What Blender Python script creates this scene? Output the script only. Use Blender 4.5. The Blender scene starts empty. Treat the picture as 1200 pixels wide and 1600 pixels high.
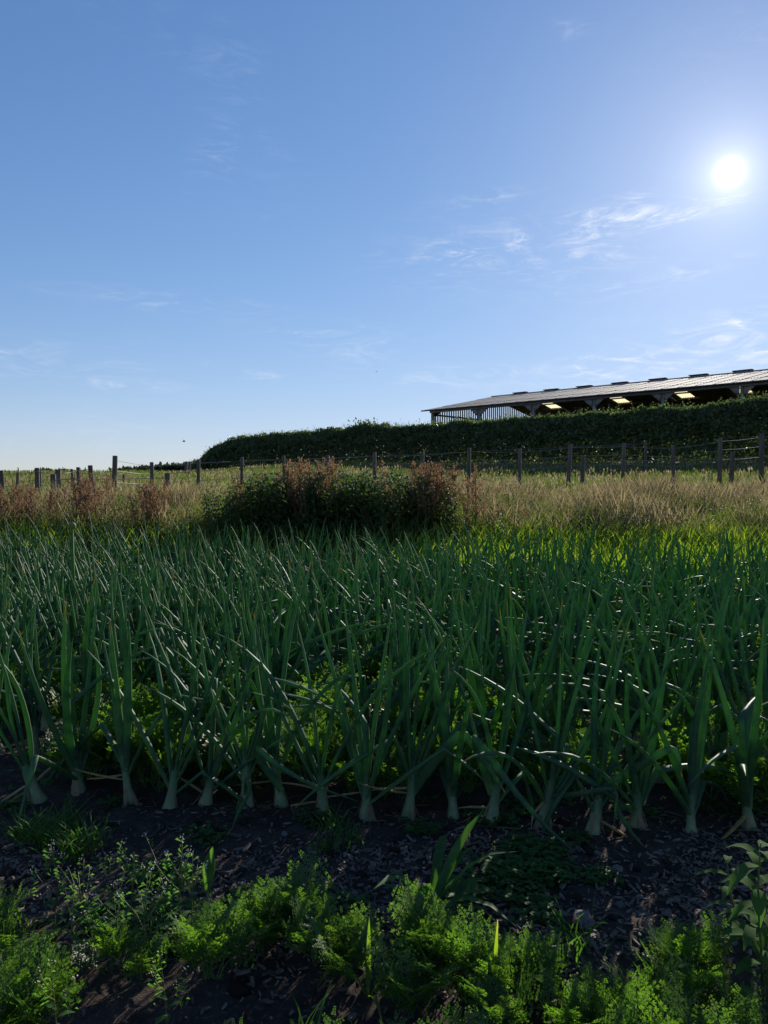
import bpy, math, random
import numpy as np
from mathutils import Vector, Matrix, noise
R = math.radians
random.seed(7); rng = np.random.default_rng(11)
scene = bpy.context.scene
COL = scene.collection

# ------------------------------------------------------------------ camera, world, sun, exposure
F_PX = 1202.0; PITCH = R(1.9); EYE = 1.15          # photograph is 1200 x 1600
cam_d = bpy.data.cameras.new('camera'); cam = bpy.data.objects.new('camera', cam_d); COL.objects.link(cam)
cam.location = (0, 0, EYE); cam.rotation_euler = (R(90) - PITCH, 0, 0)
cam_d.sensor_fit = 'VERTICAL'; cam_d.sensor_height = 36; cam_d.sensor_width = 27
cam_d.lens = 36 * F_PX / 1600; cam_d.clip_start = .05; cam_d.clip_end = 3000
scene.camera = cam
SUN_EL, SUN_AZ = R(20.2), R(23.9)                   # azimuth from +Y towards +X
SUN = Vector((math.sin(SUN_AZ) * math.cos(SUN_EL), math.cos(SUN_AZ) * math.cos(SUN_EL), math.sin(SUN_EL)))
sd = bpy.data.lights.new('sun', 'SUN'); sd.energy = 5.0; sd.angle = R(.53); sd.color = (1, .93, .82)
so = bpy.data.objects.new('sun', sd); COL.objects.link(so); so.location = (20, 40, 30)
so.rotation_euler = SUN.to_track_quat('Z', 'Y').to_euler()
scene.view_settings.view_transform = 'Standard'; scene.view_settings.look = 'None'
scene.view_settings.exposure = 0.45; scene.view_settings.gamma = 1
scene.view_settings.use_curve_mapping = False
scene.cycles.max_bounces = 6; scene.cycles.diffuse_bounces = 3; scene.cycles.glossy_bounces = 2
scene.cycles.transmission_bounces = 3; scene.cycles.transparent_max_bounces = 4
scene.cycles.caustics_reflective = False; scene.cycles.caustics_refractive = False

def make_world():
    w = bpy.data.worlds.new('World'); scene.world = w; w.use_nodes = True
    nt = w.node_tree; nt.nodes.clear(); L = nt.links
    def nd(t): return nt.nodes.new(t)
    def put(sock, v):
        if isinstance(v, bpy.types.NodeSocket): L.new(v, sock)
        else: sock.default_value = v
    def M(op, a, b=0.0, c=None):
        n = nd('ShaderNodeMath'); n.operation = op; put(n.inputs[0], a); put(n.inputs[1], b)
        if c is not None: put(n.inputs[2], c)
        return n.outputs[0]
    def MR(v, a, b, c, d, smooth=True):
        n = nd('ShaderNodeMapRange'); n.interpolation_type = 'SMOOTHSTEP' if smooth else 'LINEAR'
        put(n.inputs[0], v)
        for i, q in enumerate((a, b, c, d)): n.inputs[i + 1].default_value = q
        return n.outputs[0]
    def MIX(fac, a, b, mode='MIX'):
        n = nd('ShaderNodeMix'); n.data_type = 'RGBA'; n.blend_type = mode; n.clamp_factor = True
        put(n.inputs[0], fac); put(n.inputs[6], a); put(n.inputs[7], b); return n.outputs[2]
    tc = nd('ShaderNodeTexCoord'); sep = nd('ShaderNodeSeparateXYZ'); L.new(tc.outputs['Generated'], sep.inputs[0])
    x, y, z = sep.outputs
    az = M('ARCTAN2', x, y); el = M('ARCSINE', z)
    sky = nd('ShaderNodeTexSky'); sky.sky_type = 'NISHITA'; sky.sun_disc = False
    sky.sun_elevation = SUN_EL; sky.sun_rotation = SUN_AZ
    sky.altitude = 100; sky.air_density = 1.0; sky.dust_density = .05; sky.ozone_density = 2.5
    base = nd('ShaderNodeHueSaturation'); L.new(sky.outputs[0], base.inputs['Color'])
    base.inputs['Saturation'].default_value = 1.12
    cur = nd('ShaderNodeGamma'); L.new(base.outputs[0], cur.inputs[0]); cur.inputs[1].default_value = 1.0
    # soft shoulder, as a camera holds the bright side of the sky: c / (1 + c / 10)
    def VM(op, a, b):
        n = nd('ShaderNodeVectorMath'); n.operation = op; put(n.inputs[0], a); put(n.inputs[1], b); return n.outputs[0]
    skyc = VM('DIVIDE', cur.outputs[0], VM('ADD', VM('MULTIPLY', cur.outputs[0], (.1, .1, .1)), (1, 1, 1)))
    skyc = VM('MULTIPLY', skyc, (.98, 1.045, 1.33))                 # the camera's cool white balance
    # thin cirrus: patches of streaked noise spread over the sky dome
    comb = nd('ShaderNodeCombineXYZ'); L.new(az, comb.inputs[0]); L.new(el, comb.inputs[1])
    def nz(scale, sx, sy, rot, dist=0.0, det=6.0, off=0.0, rough=.6):
        mp = nd('ShaderNodeMapping'); L.new(comb.outputs[0], mp.inputs[0])
        mp.inputs['Rotation'].default_value = (0, 0, rot); mp.inputs['Scale'].default_value = (sx, sy, 1)
        mp.inputs['Location'].default_value = (off, off * .7, 0)
        n = nd('ShaderNodeTexNoise'); L.new(mp.outputs[0], n.inputs['Vector'])
        n.inputs['Scale'].default_value = scale; n.inputs['Detail'].default_value = det
        n.inputs['Roughness'].default_value = rough
        n.inputs['Distortion'].default_value = dist; return n.outputs[0]
    streak = MR(nz(11, 1.0, 4.2, R(-10), 1.6, 10.0, .37, .68), .42, .78, 0, 1)
    fine = MR(nz(30, 1.0, 3.0, R(-14), .8, 6.0, 3.1), .35, .7, .35, 1)
    def patch(px, py, rx, ry, tilt, amp):               # a cirrus patch: direction of its middle, half widths in degrees
        a0 = math.atan2(px - 600, F_PX); e0 = math.atan2(800 - py, math.hypot(F_PX, px - 600)) - PITCH
        da = M('SUBTRACT', az, a0); de = M('SUBTRACT', el, e0)
        c, s = math.cos(R(tilt)), math.sin(R(tilt))
        u = M('ADD', M('MULTIPLY', da, c), M('MULTIPLY', de, s)); v = M('SUBTRACT', M('MULTIPLY', de, c), M('MULTIPLY', da, s))
        q = M('ADD', M('POWER', M('DIVIDE', u, R(rx)), 2.0), M('POWER', M('DIVIDE', v, R(ry)), 2.0))
        return M('MULTIPLY', M('POWER', 2.718, M('MULTIPLY', q, -1.0)), amp)
    tot = None
    for p in ((805, 400, 7.5, 2.2, 0, .55), (720, 393, 2.4, .7, -2, .8), (915, 395, 2.2, .9, 0, .55), (960, 345, 6.5, .55, 6, 1.15), (1040, 340, 4, .35, 5, .8),
              (920, 330, 5, .5, 12, .7), (1030, 558, 6.5, 1.3, 16, 1.1), (930, 575, 3, .8, 0, 1.0), (1170, 552, 3.5, 1.2, 10, 1.0),
              (500, 522, 4.5, .7, 0, .5), (280, 472, 6.5, .6, -2, .45), (745, 314, 3, .5, 8, .6), (720, 590, 6, .8, 0, .55), (400, 585, 2.5, .35, -8, .7),
              (560, 548, 3, .8, 0, .6), (60, 560, 5, 1.2, 0, .4), (1040, 430, 4, .5, 10, .7), (885, 45, 1.2, .4, -8, .6), (200, 600, 4, .4, 0, .5), (1180, 490, 3, .8, 8, .6)):
        g = patch(*p); tot = g if tot is None else M('ADD', tot, g)
    wide = MR(nz(2.2, 1, 1.6, .4, .4, 3.0, 8.3), .5, .75, 0, .22)
    cl = M('MULTIPLY', M('MULTIPLY', streak, fine), M('ADD', tot, wide))
    cl = M('MINIMUM', M('MULTIPLY', cl, 1.0), .8)
    fade = MR(el, R(0), R(4), .0, 1.0)
    cl = M('MULTIPLY', cl, fade)
    # the sun's own disc and the bright air round it
    dt = nd('ShaderNodeVectorMath'); dt.operation = 'DOT_PRODUCT'; L.new(tc.outputs['Generated'], dt.inputs[0]); dt.inputs[1].default_value = SUN
    ang = M('ARCCOSINE', M('MINIMUM', dt.outputs['Value'], 1.0))
    g1 = M('MULTIPLY', M('POWER', 2.718, M('MULTIPLY', M('POWER', M('DIVIDE', ang, R(.5)), 2.0), -1.0)), 24.0)
    g2 = M('MULTIPLY', M('POWER', 2.718, M('DIVIDE', ang, R(-1.2))), 4.5)
    g3 = M('MULTIPLY', M('POWER', 2.718, M('DIVIDE', ang, R(-7.0))), 2.2)
    glow = M('ADD', M('ADD', g1, g2), g3)
    gcol = nd('ShaderNodeVectorMath'); gcol.operation = 'SCALE'; gcol.inputs[0].default_value = (1, .93, .78); L.new(glow, gcol.inputs['Scale'])
    c1 = MIX(cl, skyc, (6.6, 6.8, 7.2, 1))
    c2 = nd('ShaderNodeVectorMath'); c2.operation = 'ADD'; L.new(c1, c2.inputs[0]); L.new(gcol.outputs[0], c2.inputs[1])
    bg = nd('ShaderNodeBackground'); L.new(c2.outputs[0], bg.inputs[0]); bg.inputs[1].default_value = .105
    w.cycles.sampling_method = 'MANUAL'; w.cycles.sample_map_resolution = 512
    out = nd('ShaderNodeOutputWorld'); L.new(bg.outputs[0], out.inputs[0])
make_world()

# ------------------------------------------------------------------ helpers
def ray(px, py, d):
    """world point at depth d (metres north of the camera) on the line of sight of a photograph pixel"""
    a, b = (px - 600) / F_PX, (800 - py) / F_PX
    v = Vector((a, math.cos(PITCH) + b * math.sin(PITCH), -math.sin(PITCH) + b * math.cos(PITCH)))
    v *= d / v.y
    return Vector((v.x, v.y, EYE + v.z))
def tag(o, label, cat, group=None, kind=None):
    o['label'] = label; o['category'] = cat
    if group: o['group'] = group
    if kind: o['kind'] = kind
    return o
def link(o, parent=None):
    COL.objects.link(o)
    if parent: o.parent = parent
    return o
def empty(name, loc, rz=0.0, sc=1.0):
    o = bpy.data.objects.new(name, None); o.empty_display_size = .05
    o.location = loc; o.rotation_euler = (0, 0, rz); o.scale = (sc, sc, sc); return link(o)
def obj(name, me, parent=None, loc=(0, 0, 0), rot=(0, 0, 0), sc=None):
    o = bpy.data.objects.new(name, me); o.location = loc; o.rotation_euler = rot
    if sc is not None: o.scale = sc if hasattr(sc, '__len__') else (sc, sc, sc)
    return link(o, parent)
def mesh_np(name, V, T, t, r, mats, mi=None, smooth=True):
    V = np.asarray(V, np.float32).reshape(-1, 3); T = np.asarray(T, np.int32).reshape(-1, 3)
    me = bpy.data.meshes.new(name)
    me.vertices.add(len(V)); me.vertices.foreach_set('co', V.ravel())
    me.loops.add(T.size); me.loops.foreach_set('vertex_index', T.ravel())
    me.polygons.add(len(T)); me.polygons.foreach_set('loop_start', np.arange(0, T.size, 3, dtype=np.int32))
    try: me.polygons.foreach_set('loop_total', np.full(len(T), 3, np.int32))
    except Exception: pass
    if mi is not None: me.polygons.foreach_set('material_index', np.asarray(mi, np.int32))
    me.polygons.foreach_set('use_smooth', np.full(len(T), smooth))
    for nm, a in (('t', t), ('r', r)):
        at = me.attributes.new(nm, 'FLOAT', 'POINT'); at.data.foreach_set('value', np.asarray(a, np.float32))
    for m in (mats if isinstance(mats, (list, tuple)) else [mats]): me.materials.append(m)
    me.update(calc_edges=True); me.validate(); return me
class MB:
    """collects triangles with two point values: t (place along a leaf) and r (random shade)"""
    def __init__(s): s.v = []; s.f = []; s.t = []; s.r = []; s.m = []
    def add(s, vs, fs, t=0.0, r=.5, m=0):
        b = len(s.v); s.v += [tuple(q) for q in vs]
        s.t += list(t) if hasattr(t, '__len__') else [t] * len(vs)
        s.r += list(r) if hasattr(r, '__len__') else [r] * len(vs)
        for f in fs:
            for k in range(1, len(f) - 1): s.f.append((b + f[0], b + f[k], b + f[k + 1])); s.m.append(m)
    def arrays(s): return np.array(s.v, np.float32), np.array(s.f, np.int32), np.array(s.t, np.float32), np.array(s.r, np.float32)
    def mesh(s, name, mats, smooth=True): return mesh_np(name, s.v, s.f, s.t, s.r, mats, s.m, smooth)
    def tube(s, pts, rad, n=6, r=.5, m=0, flat=None, side=None, cap=True, t=None):
        """swept tube; flat = thickness/width ratio per point, side = preferred width axis"""
        pts = [Vector(p) for p in pts]; k = len(pts); vs = []; ts = []
        for i, p in enumerate(pts):
            tg = (pts[min(i + 1, k - 1)] - pts[max(i - 1, 0)])
            tg = tg.normalized() if tg.length > 1e-9 else Vector((0, 0, 1))
            a = Vector(side) if side is not None else (Vector((1, 0, 0)) if abs(tg.x) < .8 else Vector((0, 1, 0)))
            a = a - tg * a.dot(tg)
            a = a.normalized() if a.length > 1e-6 else tg.orthogonal().normalized()
            b = tg.cross(a); q = rad[i] if hasattr(rad, '__len__') else rad
            fl = 1.0 if flat is None else (flat[i] if hasattr(flat, '__len__') else flat)
            for j in range(n):
                w = 2 * math.pi * j / n
                vs.append(p + a * (q * math.cos(w)) + b * (q * fl * math.sin(w))); ts.append(i / (k - 1) if t is None else t[i])
        fs = [(i * n + j, i * n + (j + 1) % n, (i + 1) * n + (j + 1) % n, (i + 1) * n + j) for i in range(k - 1) for j in range(n)]
        if cap: fs += [tuple(range(n - 1, -1, -1)), tuple(range((k - 1) * n, k * n))]
        s.add(vs, fs, ts, r, m)
    def blade(s, pts, wid, side, r=.5, m=0, fold=.25, t0=0.0):
        """a leaf of three points across, creased along its midrib"""
        pts = [Vector(p) for p in pts]; k = len(pts); vs = []; ts = []
        for i, p in enumerate(pts):
            tg = (pts[min(i + 1, k - 1)] - pts[max(i - 1, 0)]).normalized()
            a = Vector(side); a = (a - tg * a.dot(tg)); a = a.normalized() if a.length > 1e-6 else tg.orthogonal().normalized()
            n = tg.cross(a); w = wid[i]
            vs += [p - a * w + n * (w * fold), p, p + a * w + n * (w * fold)]; ts += [t0 + (1 - t0) * i / (k - 1)] * 3
        fs = []
        for i in range(k - 1):
            b = i * 3; fs += [(b, b + 1, b + 4, b + 3), (b + 1, b + 2, b + 5, b + 4)]
        s.add(vs, fs, ts, r, m)
    def box(s, c, sz, r=.5, m=0, rz=0.0):
        cx, cy, cz = c; a, b, d = (q / 2 for q in sz); cr, sr = math.cos(rz), math.sin(rz)
        vs = [(cx + X * cr - Y * sr, cy + X * sr + Y * cr, cz + Z) for X, Y, Z in
              ((-a, -b, -d), (a, -b, -d), (a, b, -d), (-a, b, -d), (-a, -b, d), (a, -b, d), (a, b, d), (-a, b, d))]
        s.add(vs, [(3, 2, 1, 0), (4, 5, 6, 7), (0, 1, 5, 4), (1, 2, 6, 5), (2, 3, 7, 6), (3, 0, 4, 7)], 0, r, m)
def scatter(tmpl, mats4, rr):
    """many transformed copies of template arrays in one set of arrays (numpy)"""
    V, T, t, r = tmpl; n = len(mats4)
    Vh = np.concatenate([V, np.ones((len(V), 1), np.float32)], 1)
    W = np.einsum('nij,vj->nvi', mats4[:, :3, :], Vh).reshape(-1, 3)
    TT = (T[None] + (np.arange(n) * len(V))[:, None, None]).reshape(-1, 3)
    return W, TT, np.tile(t, n), np.repeat(rr, len(V)) * .7 + np.tile(r, n) * .3
def cat(parts):
    V = []; T = []; t = []; r = []; o = 0
    for a, b, c, d in parts: V.append(a); T.append(b + o); t.append(c); r.append(d); o += len(a)
    return np.concatenate(V), np.concatenate(T), np.concatenate(t), np.concatenate(r)
def xf(loc, rz, sc, tilt=None):
    """stack of 4x4 matrices from numpy arrays"""
    n = len(loc); m = np.zeros((n, 4, 4), np.float32); m[:, 3, 3] = 1
    c, s = np.cos(rz), np.sin(rz)
    m[:, 0, 0] = c * sc; m[:, 0, 1] = -s * sc; m[:, 1, 0] = s * sc; m[:, 1, 1] = c * sc; m[:, 2, 2] = sc
    if tilt is not None: m[:, 0, 2] = tilt[:, 0] * sc; m[:, 1, 2] = tilt[:, 1] * sc
    m[:, :3, 3] = loc; return m
def fbm(x, y, s, o=0.0): return noise.fractal(Vector((x * s + o, y * s - o, o)), .9, 2.0, 3)

# ------------------------------------------------------------------ materials
def mat(name):
    m = bpy.data.materials.new(name); m.use_nodes = True; nt = m.node_tree; nt.nodes.clear()
    return m, nt, nt.nodes, nt.links
def mixc(N, L, fac, a, b, mode='MIX'):
    n = N.new('ShaderNodeMix'); n.data_type = 'RGBA'; n.blend_type = mode
    for s, v in ((n.inputs[0], fac), (n.inputs[6], a), (n.inputs[7], b)):
        if isinstance(v, bpy.types.NodeSocket): L.new(v, s)
        elif hasattr(v, '__len__') and len(v) == 3: s.default_value = (*v, 1)
        else: s.default_value = v
    return n.outputs[2]
def ramp(N, L, v, a, b, lo=0.0, hi=1.0):
    n = N.new('ShaderNodeMapRange'); n.interpolation_type = 'SMOOTHSTEP'; L.new(v, n.inputs[0])
    for i, q in enumerate((a, b, lo, hi)): n.inputs[i + 1].default_value = q
    return n.outputs[0]
def leaf_mat(name, c0, c1, tmul=(1.6, 2.0, .5), tf=.4, rough=.5, spec=.35, tip=None, tip_from=.8, tip_rand=.5, basec=None, base_to=.15, vein=0.0):
    m, nt, N, L = mat(name)
    at = N.new('ShaderNodeAttribute'); at.attribute_name = 't'; ar = N.new('ShaderNodeAttribute'); ar.attribute_name = 'r'
    oi = N.new('ShaderNodeObjectInfo')
    ad = N.new('ShaderNodeMath'); ad.operation = 'ADD'; L.new(ar.outputs['Fac'], ad.inputs[0]); L.new(oi.outputs['Random'], ad.inputs[1])
    fr = N.new('ShaderNodeMath'); fr.operation = 'PINGPONG'; L.new(ad.outputs[0], fr.inputs[0]); fr.inputs[1].default_value = 1.0
    rnd = fr.outputs[0]
    c = mixc(N, L, rnd, c0, c1)
    gm = N.new('ShaderNodeNewGeometry')
    nz = N.new('ShaderNodeTexNoise'); L.new(gm.outputs['Position'], nz.inputs['Vector']); nz.inputs['Scale'].default_value = 38.0; nz.inputs['Detail'].default_value = 3
    c = mixc(N, L, ramp(N, L, nz.outputs[0], .35, .7, 0, .45), c, (c1[0] * 1.5, c1[1] * 1.35, c1[2] * 1.2))
    if basec: c = mixc(N, L, ramp(N, L, at.outputs['Fac'], 0, base_to, 1, 0), c, basec)
    if tip:
        tp = ramp(N, L, at.outputs['Fac'], tip_from, 1.0); rr = ramp(N, L, rnd, tip_rand, tip_rand + .25)
        mu = N.new('ShaderNodeMath'); mu.operation = 'MULTIPLY'; L.new(tp, mu.inputs[0]); L.new(rr, mu.inputs[1])
        c = mixc(N, L, mu.outputs[0], c, tip)
    p = N.new('ShaderNodeBsdfPrincipled'); L.new(c, p.inputs['Base Color'])
    p.inputs['Roughness'].default_value = rough; p.inputs['Specular IOR Level'].default_value = spec
    if vein:
        bp = N.new('ShaderNodeBump'); bp.inputs['Strength'].default_value = vein; bp.inputs['Distance'].default_value = .004
        L.new(nz.outputs[0], bp.inputs['Height']); L.new(bp.outputs[0], p.inputs['Normal'])
    tr = N.new('ShaderNodeBsdfTranslucent'); L.new(mixc(N, L, 1.0, c, tmul, 'MULTIPLY'), tr.inputs[0])
    mx = N.new('ShaderNodeMixShader'); mx.inputs[0].default_value = tf; L.new(p.outputs[0], mx.inputs[1]); L.new(tr.outputs[0], mx.inputs[2])
    o = N.new('ShaderNodeOutputMaterial'); L.new(mx.outputs[0], o.inputs[0]); return m
def rough_mat(name, c0, c1, scale=8.0, rough=.85, spec=.25, bump=.0, bscale=40.0, stretch=(1, 1, 1), metal=0.0, rnd=.3):
    m, nt, N, L = mat(name)
    tc = N.new('ShaderNodeTexCoord'); mp = N.new('ShaderNodeMapping'); L.new(tc.outputs['Object'], mp.inputs[0]); mp.inputs['Scale'].default_value = stretch
    nz = N.new('ShaderNodeTexNoise'); L.new(mp.outputs[0], nz.inputs['Vector']); nz.inputs['Scale'].default_value = scale; nz.inputs['Detail'].default_value = 6; nz.inputs['Roughness'].default_value = .65
    oi = N.new('ShaderNodeObjectInfo'); ar = N.new('ShaderNodeAttribute'); ar.attribute_name = 'r'
    ad = N.new('ShaderNodeMath'); ad.operation = 'ADD'; L.new(oi.outputs['Random'], ad.inputs[0]); L.new(ar.outputs['Fac'], ad.inputs[1])
    pg = N.new('ShaderNodeMath'); pg.operation = 'PINGPONG'; L.new(ad.outputs[0], pg.inputs[0]); pg.inputs[1].default_value = 1.0
    c = mixc(N, L, ramp(N, L, nz.outputs[0], .3, .7), c0, c1)
    dk = mixc(N, L, pg.outputs[0], (1 - rnd,) * 3, (1 + rnd,) * 3)
    c = mixc(N, L, 1.0, c, dk, 'MULTIPLY')
    p = N.new('ShaderNodeBsdfPrincipled'); L.new(c, p.inputs['Base Color']); p.inputs['Roughness'].default_value = rough
    p.inputs['Specular IOR Level'].default_value = spec; p.inputs['Metallic'].default_value = metal
    if bump:
        n2 = N.new('ShaderNodeTexNoise'); L.new(mp.outputs[0], n2.inputs['Vector']); n2.inputs['Scale'].default_value = bscale; n2.inputs['Detail'].default_value = 5
        bp = N.new('ShaderNodeBump'); bp.inputs['Strength'].default_value = bump; bp.inputs['Distance'].default_value = .02
        L.new(n2.outputs[0], bp.inputs['Height']); L.new(bp.outputs[0], p.inputs['Normal'])
    o = N.new('ShaderNodeOutputMaterial'); L.new(p.outputs[0], o.inputs[0]); return m
def ground_mat():
    m, nt, N, L = mat('soil_and_turf')
    g = N.new('ShaderNodeNewGeometry'); sp = N.new('ShaderNodeSeparateXYZ'); L.new(g.outputs['Position'], sp.inputs[0])
    def nz(s, d=6, ro=.6):
        n = N.new('ShaderNodeTexNoise'); L.new(g.outputs['Position'], n.inputs['Vector']); n.inputs['Scale'].default_value = s; n.inputs['Detail'].default_value = d; n.inputs['Roughness'].default_value = ro; return n.outputs[0]
    soil = mixc(N, L, ramp(N, L, nz(9), .3, .7), (.030, .021, .017), (.072, .052, .042))
    soil = mixc(N, L, ramp(N, L, nz(60, 4), .52, .7, 0, .7), soil, (.12, .095, .078))
    turf = mixc(N, L, ramp(N, L, nz(.5), .35, .65), (.055, .07, .022), (.15, .125, .05))
    turf = mixc(N, L, ramp(N, L, nz(6), .4, .7, 0, .7), turf, (.035, .05, .015))
    ys = N.new('ShaderNodeMath'); ys.operation = 'MULTIPLY_ADD'; L.new(nz(1.3), ys.inputs[0]); ys.inputs[1].default_value = 1.2; L.new(sp.outputs[1], ys.inputs[2])
    c = mixc(N, L, ramp(N, L, ys.outputs[0], 8.6, 9.6), soil, turf)
    p = N.new('ShaderNodeBsdfPrincipled'); L.new(c, p.inputs['Base Color']); p.inputs['Roughness'].default_value = .95; p.inputs['Specular IOR Level'].default_value = .15
    bp = N.new('ShaderNodeBump'); bp.inputs['Strength'].default_value = .8; bp.inputs['Distance'].default_value = .012; L.new(nz(70, 6, .7), bp.inputs['Height']); L.new(bp.outputs[0], p.inputs['Normal'])
    o = N.new('ShaderNodeOutputMaterial'); L.new(p.outputs[0], o.inputs[0]); return m
MT = {
 'ground': ground_mat(),
 'onion': leaf_mat('onion_leaf', (.038, .100, .072), (.078, .150, .078), (1.9, 2.35, .8), .48, .52, .3, tip=(.32, .22, .08), tip_from=.86, tip_rand=.74, basec=(.17, .26, .13), base_to=.10, vein=.12),
 'skin': leaf_mat('papery_skin', (.20, .15, .09), (.34, .27, .17), (1.1, 1.05, .9), .4, .7, .2),
 'onion_dry': leaf_mat('onion_leaf_dry', (.22, .17, .06), (.36, .28, .13), (1.4, 1.3, .6), .3, .7, .2),
 'bulb': leaf_mat('onion_bulb', (.16, .22, .11), (.27, .31, .18), (1, 1.05, .8), .12, .55, .3, tip=(.07, .16, .075), tip_from=.12, tip_rand=-1.0, basec=(.13, .10, .07), base_to=.16, vein=.3),
 'carrot': leaf_mat('carrot_leaf', (.042, .095, .024), (.078, .138, .034), (2.1, 2.45, .6), .48, .45, .4),
 'carrot_stem': leaf_mat('carrot_stem', (.07, .14, .035), (.10, .18, .05), (1.5, 1.8, .6), .25, .5, .4),
 'weed': leaf_mat('weed_leaf', (.035, .085, .022), (.06, .13, .035), (1.8, 2.2, .5), .42, .62, .18),
 'weed_pale': leaf_mat('pale_weed_leaf', (.045, .105, .035), (.075, .145, .05), (1.8, 2.2, .6), .5, .8, .04),
 'flower': leaf_mat('white_petal', (.35, .37, .28), (.5, .5, .42), (1, 1, .9), .35, .6, .2),
 'pod': leaf_mat('seed_pod', (.10, .15, .05), (.18, .2, .08), (1.5, 1.7, .6), .35, .6, .2),
 'grass': leaf_mat('green_grass', (.065, .125, .02), (.12, .18, .03), (2.2, 2.6, .45), .5, .5, .3, tip=(.3, .25, .1), tip_from=.7, tip_rand=.75),
 'meadow': leaf_mat('meadow_grass', (.065, .105, .028), (.14, .145, .055), (1.3, 1.6, .6), .42, .6, .25),
 'straw': leaf_mat('dry_grass', (.18, .16, .10), (.28, .235, .165), (1.2, 1.2, .92), .52, .65, .2, basec=(.08, .11, .035), base_to=.6),
 'nettle': leaf_mat('nettle_leaf', (.035, .07, .022), (.07, .11, .038), (1.7, 2.0, .55), .4, .6, .18),
 'stem': leaf_mat('green_stem', (.07, .10, .03), (.13, .13, .05), (1.3, 1.4, .7), .2, .6, .3),
 'dock': leaf_mat('dock_seed', (.10, .052, .034), (.23, .145, .09), (1.2, 1.15, .9), .35, .7, .2),
 'dock_stem': leaf_mat('dock_stem', (.13, .06, .03), (.18, .10, .04), (1.2, 1.2, .8), .15, .7, .2),
 'hedge': leaf_mat('hedge_leaf', (.022, .042, .018), (.11, .14, .072), (1.35, 1.6, .7), .36, .55, .25),
 'far_hedge': leaf_mat('far_hedge_leaf', (.025, .04, .022), (.04, .055, .03), (1.3, 1.5, .7), .25, .6, .3),
 'wood': rough_mat('fence_wood', (.07, .055, .042), (.16, .13, .10), 14, .85, .2, .5, 60, (1, 1, .12)),
 'wire': rough_mat('galvanised_wire', (.12, .12, .12), (.2, .2, .2), 5, .6, .4, metal=.3),
 'bark': rough_mat('hedge_stem', (.05, .04, .03), (.10, .08, .06), 10, .9, .2),
 'chip': rough_mat('wood_chip', (.075, .054, .04), (.17, .13, .10), 30, .8, .3, .3, 90, rnd=.55),
 'stone': rough_mat('field_stone', (.10, .09, .085), (.20, .18, .165), 12, .85, .25, .5, 50),
 'clod': rough_mat('soil_clod', (.030, .021, .018), (.075, .054, .045), 25, .95, .15, .8, 60),
 'sheet': rough_mat('fibre_cement_sheet', (.27, .225, .185), (.41, .345, .29), 1.6, .78, .2, .2, 30, rnd=.16),
 'steel': rough_mat('barn_steel', (.16, .15, .15), (.26, .25, .24), 4, .6, .4, rnd=.1),
 'board': rough_mat('space_board', (.10, .08, .065), (.17, .14, .115), 6, .85, .2, rnd=.3, stretch=(1, 1, .2)),
 'cladding': rough_mat('dark_cladding', (.035, .03, .034), (.06, .05, .055), 3, .8, .25, rnd=.15),
 'bird': rough_mat('dark_feathers', (.02, .02, .022), (.045, .043, .045), 30, .7, .3),
 'skylight': leaf_mat('translucent_sheet', (.74, .68, .48), (.8, .74, .54), (1.15, 1.1, .9), .9, .6, .2),
}

# ------------------------------------------------------------------ ground
def sm(a, b, x):
    q = min(1, max(0, (x - a) / (b - a))); return q * q * (3 - 2 * q)
YC = ([-50, 6.5, 8, 9.5, 12, 22, 30, 45, 60, 90, 140, 400, 1500], [0, 0, .12, .40, .62, .86, 1.08, 2.3, 3.2, 3.6, 3.2, -6, -60])
YL = ([-50, 6.5, 8, 9.5, 12, 22, 30, 60, 75, 120, 400, 1500], [0, 0, .12, .38, .58, .82, 1.02, 2.2, 2.42, 1.6, -6, -60])
def base_z(x, y):
    w = sm(-16, -2, x); s = 0
    for k in (-.06, -.03, 0, .03, .06):
        q = y * (1 + k); s += w * np.interp(q, *YC) + (1 - w) * np.interp(q, *YL)
    z = s / 5
    z += .05 * min(24, max(0, x - 3)) * sm(10, 26, y) * (1 - sm(80, 200, y))
    return z
def gz(x, y):
    z = base_z(x, y)
    if y < 10: z += .016 * fbm(x, y, 3.1) + .010 * fbm(x, y, 11.0, 4.0)
    else: z += .05 * fbm(x, y, .35) * sm(10, 14, y)
    return float(z)
def axis(segs):
    out = []
    for a, b, st in segs: out += list(np.arange(a, b - 1e-6, st))
    return out + [segs[-1][1]]
def build_ground():
    pos = axis([(0, 2.2, .03), (2.2, 6, .15), (6, 16, .6), (16, 60, 3), (60, 300, 20), (300, 1500, 150)])
    xs = sorted([-q for q in pos[1:]]) + pos
    ys = [-60, -20, -5, 0, .5] + axis([(1.0, 3.5, .028), (3.5, 9, .11), (9, 16, .35), (16, 60, 1.2), (60, 140, 5), (140, 400, 20), (400, 1500, 110)])
    nx, ny = len(xs), len(ys)
    V = np.array([(x, y, gz(x, y)) for y in ys for x in xs], np.float32)
    near = (np.abs(V[:, 0]) < 2.2) & (V[:, 1] > .9) & (V[:, 1] < 3.5)
    for i in np.where(near)[0]: V[i, 2] += .011 * max(0, noise.noise(Vector((V[i, 0] * 34, V[i, 1] * 34, 0)))) 
    I = np.arange(ny * nx).reshape(ny, nx); a = I[:-1, :-1].ravel(); b = I[:-1, 1:].ravel(); c = I[1:, 1:].ravel(); d = I[1:, :-1].ravel()
    T = np.concatenate([np.stack([a, b, c], 1), np.stack([a, c, d], 1)])
    o = obj('ground', mesh_np('ground', V, T, np.zeros(len(V)), np.full(len(V), .5), MT['ground']))
    o['kind'] = 'structure'; o['label'] = 'dark mulched soil rising into rough grass field towards the barn'; return o
ground = build_ground()

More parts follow.
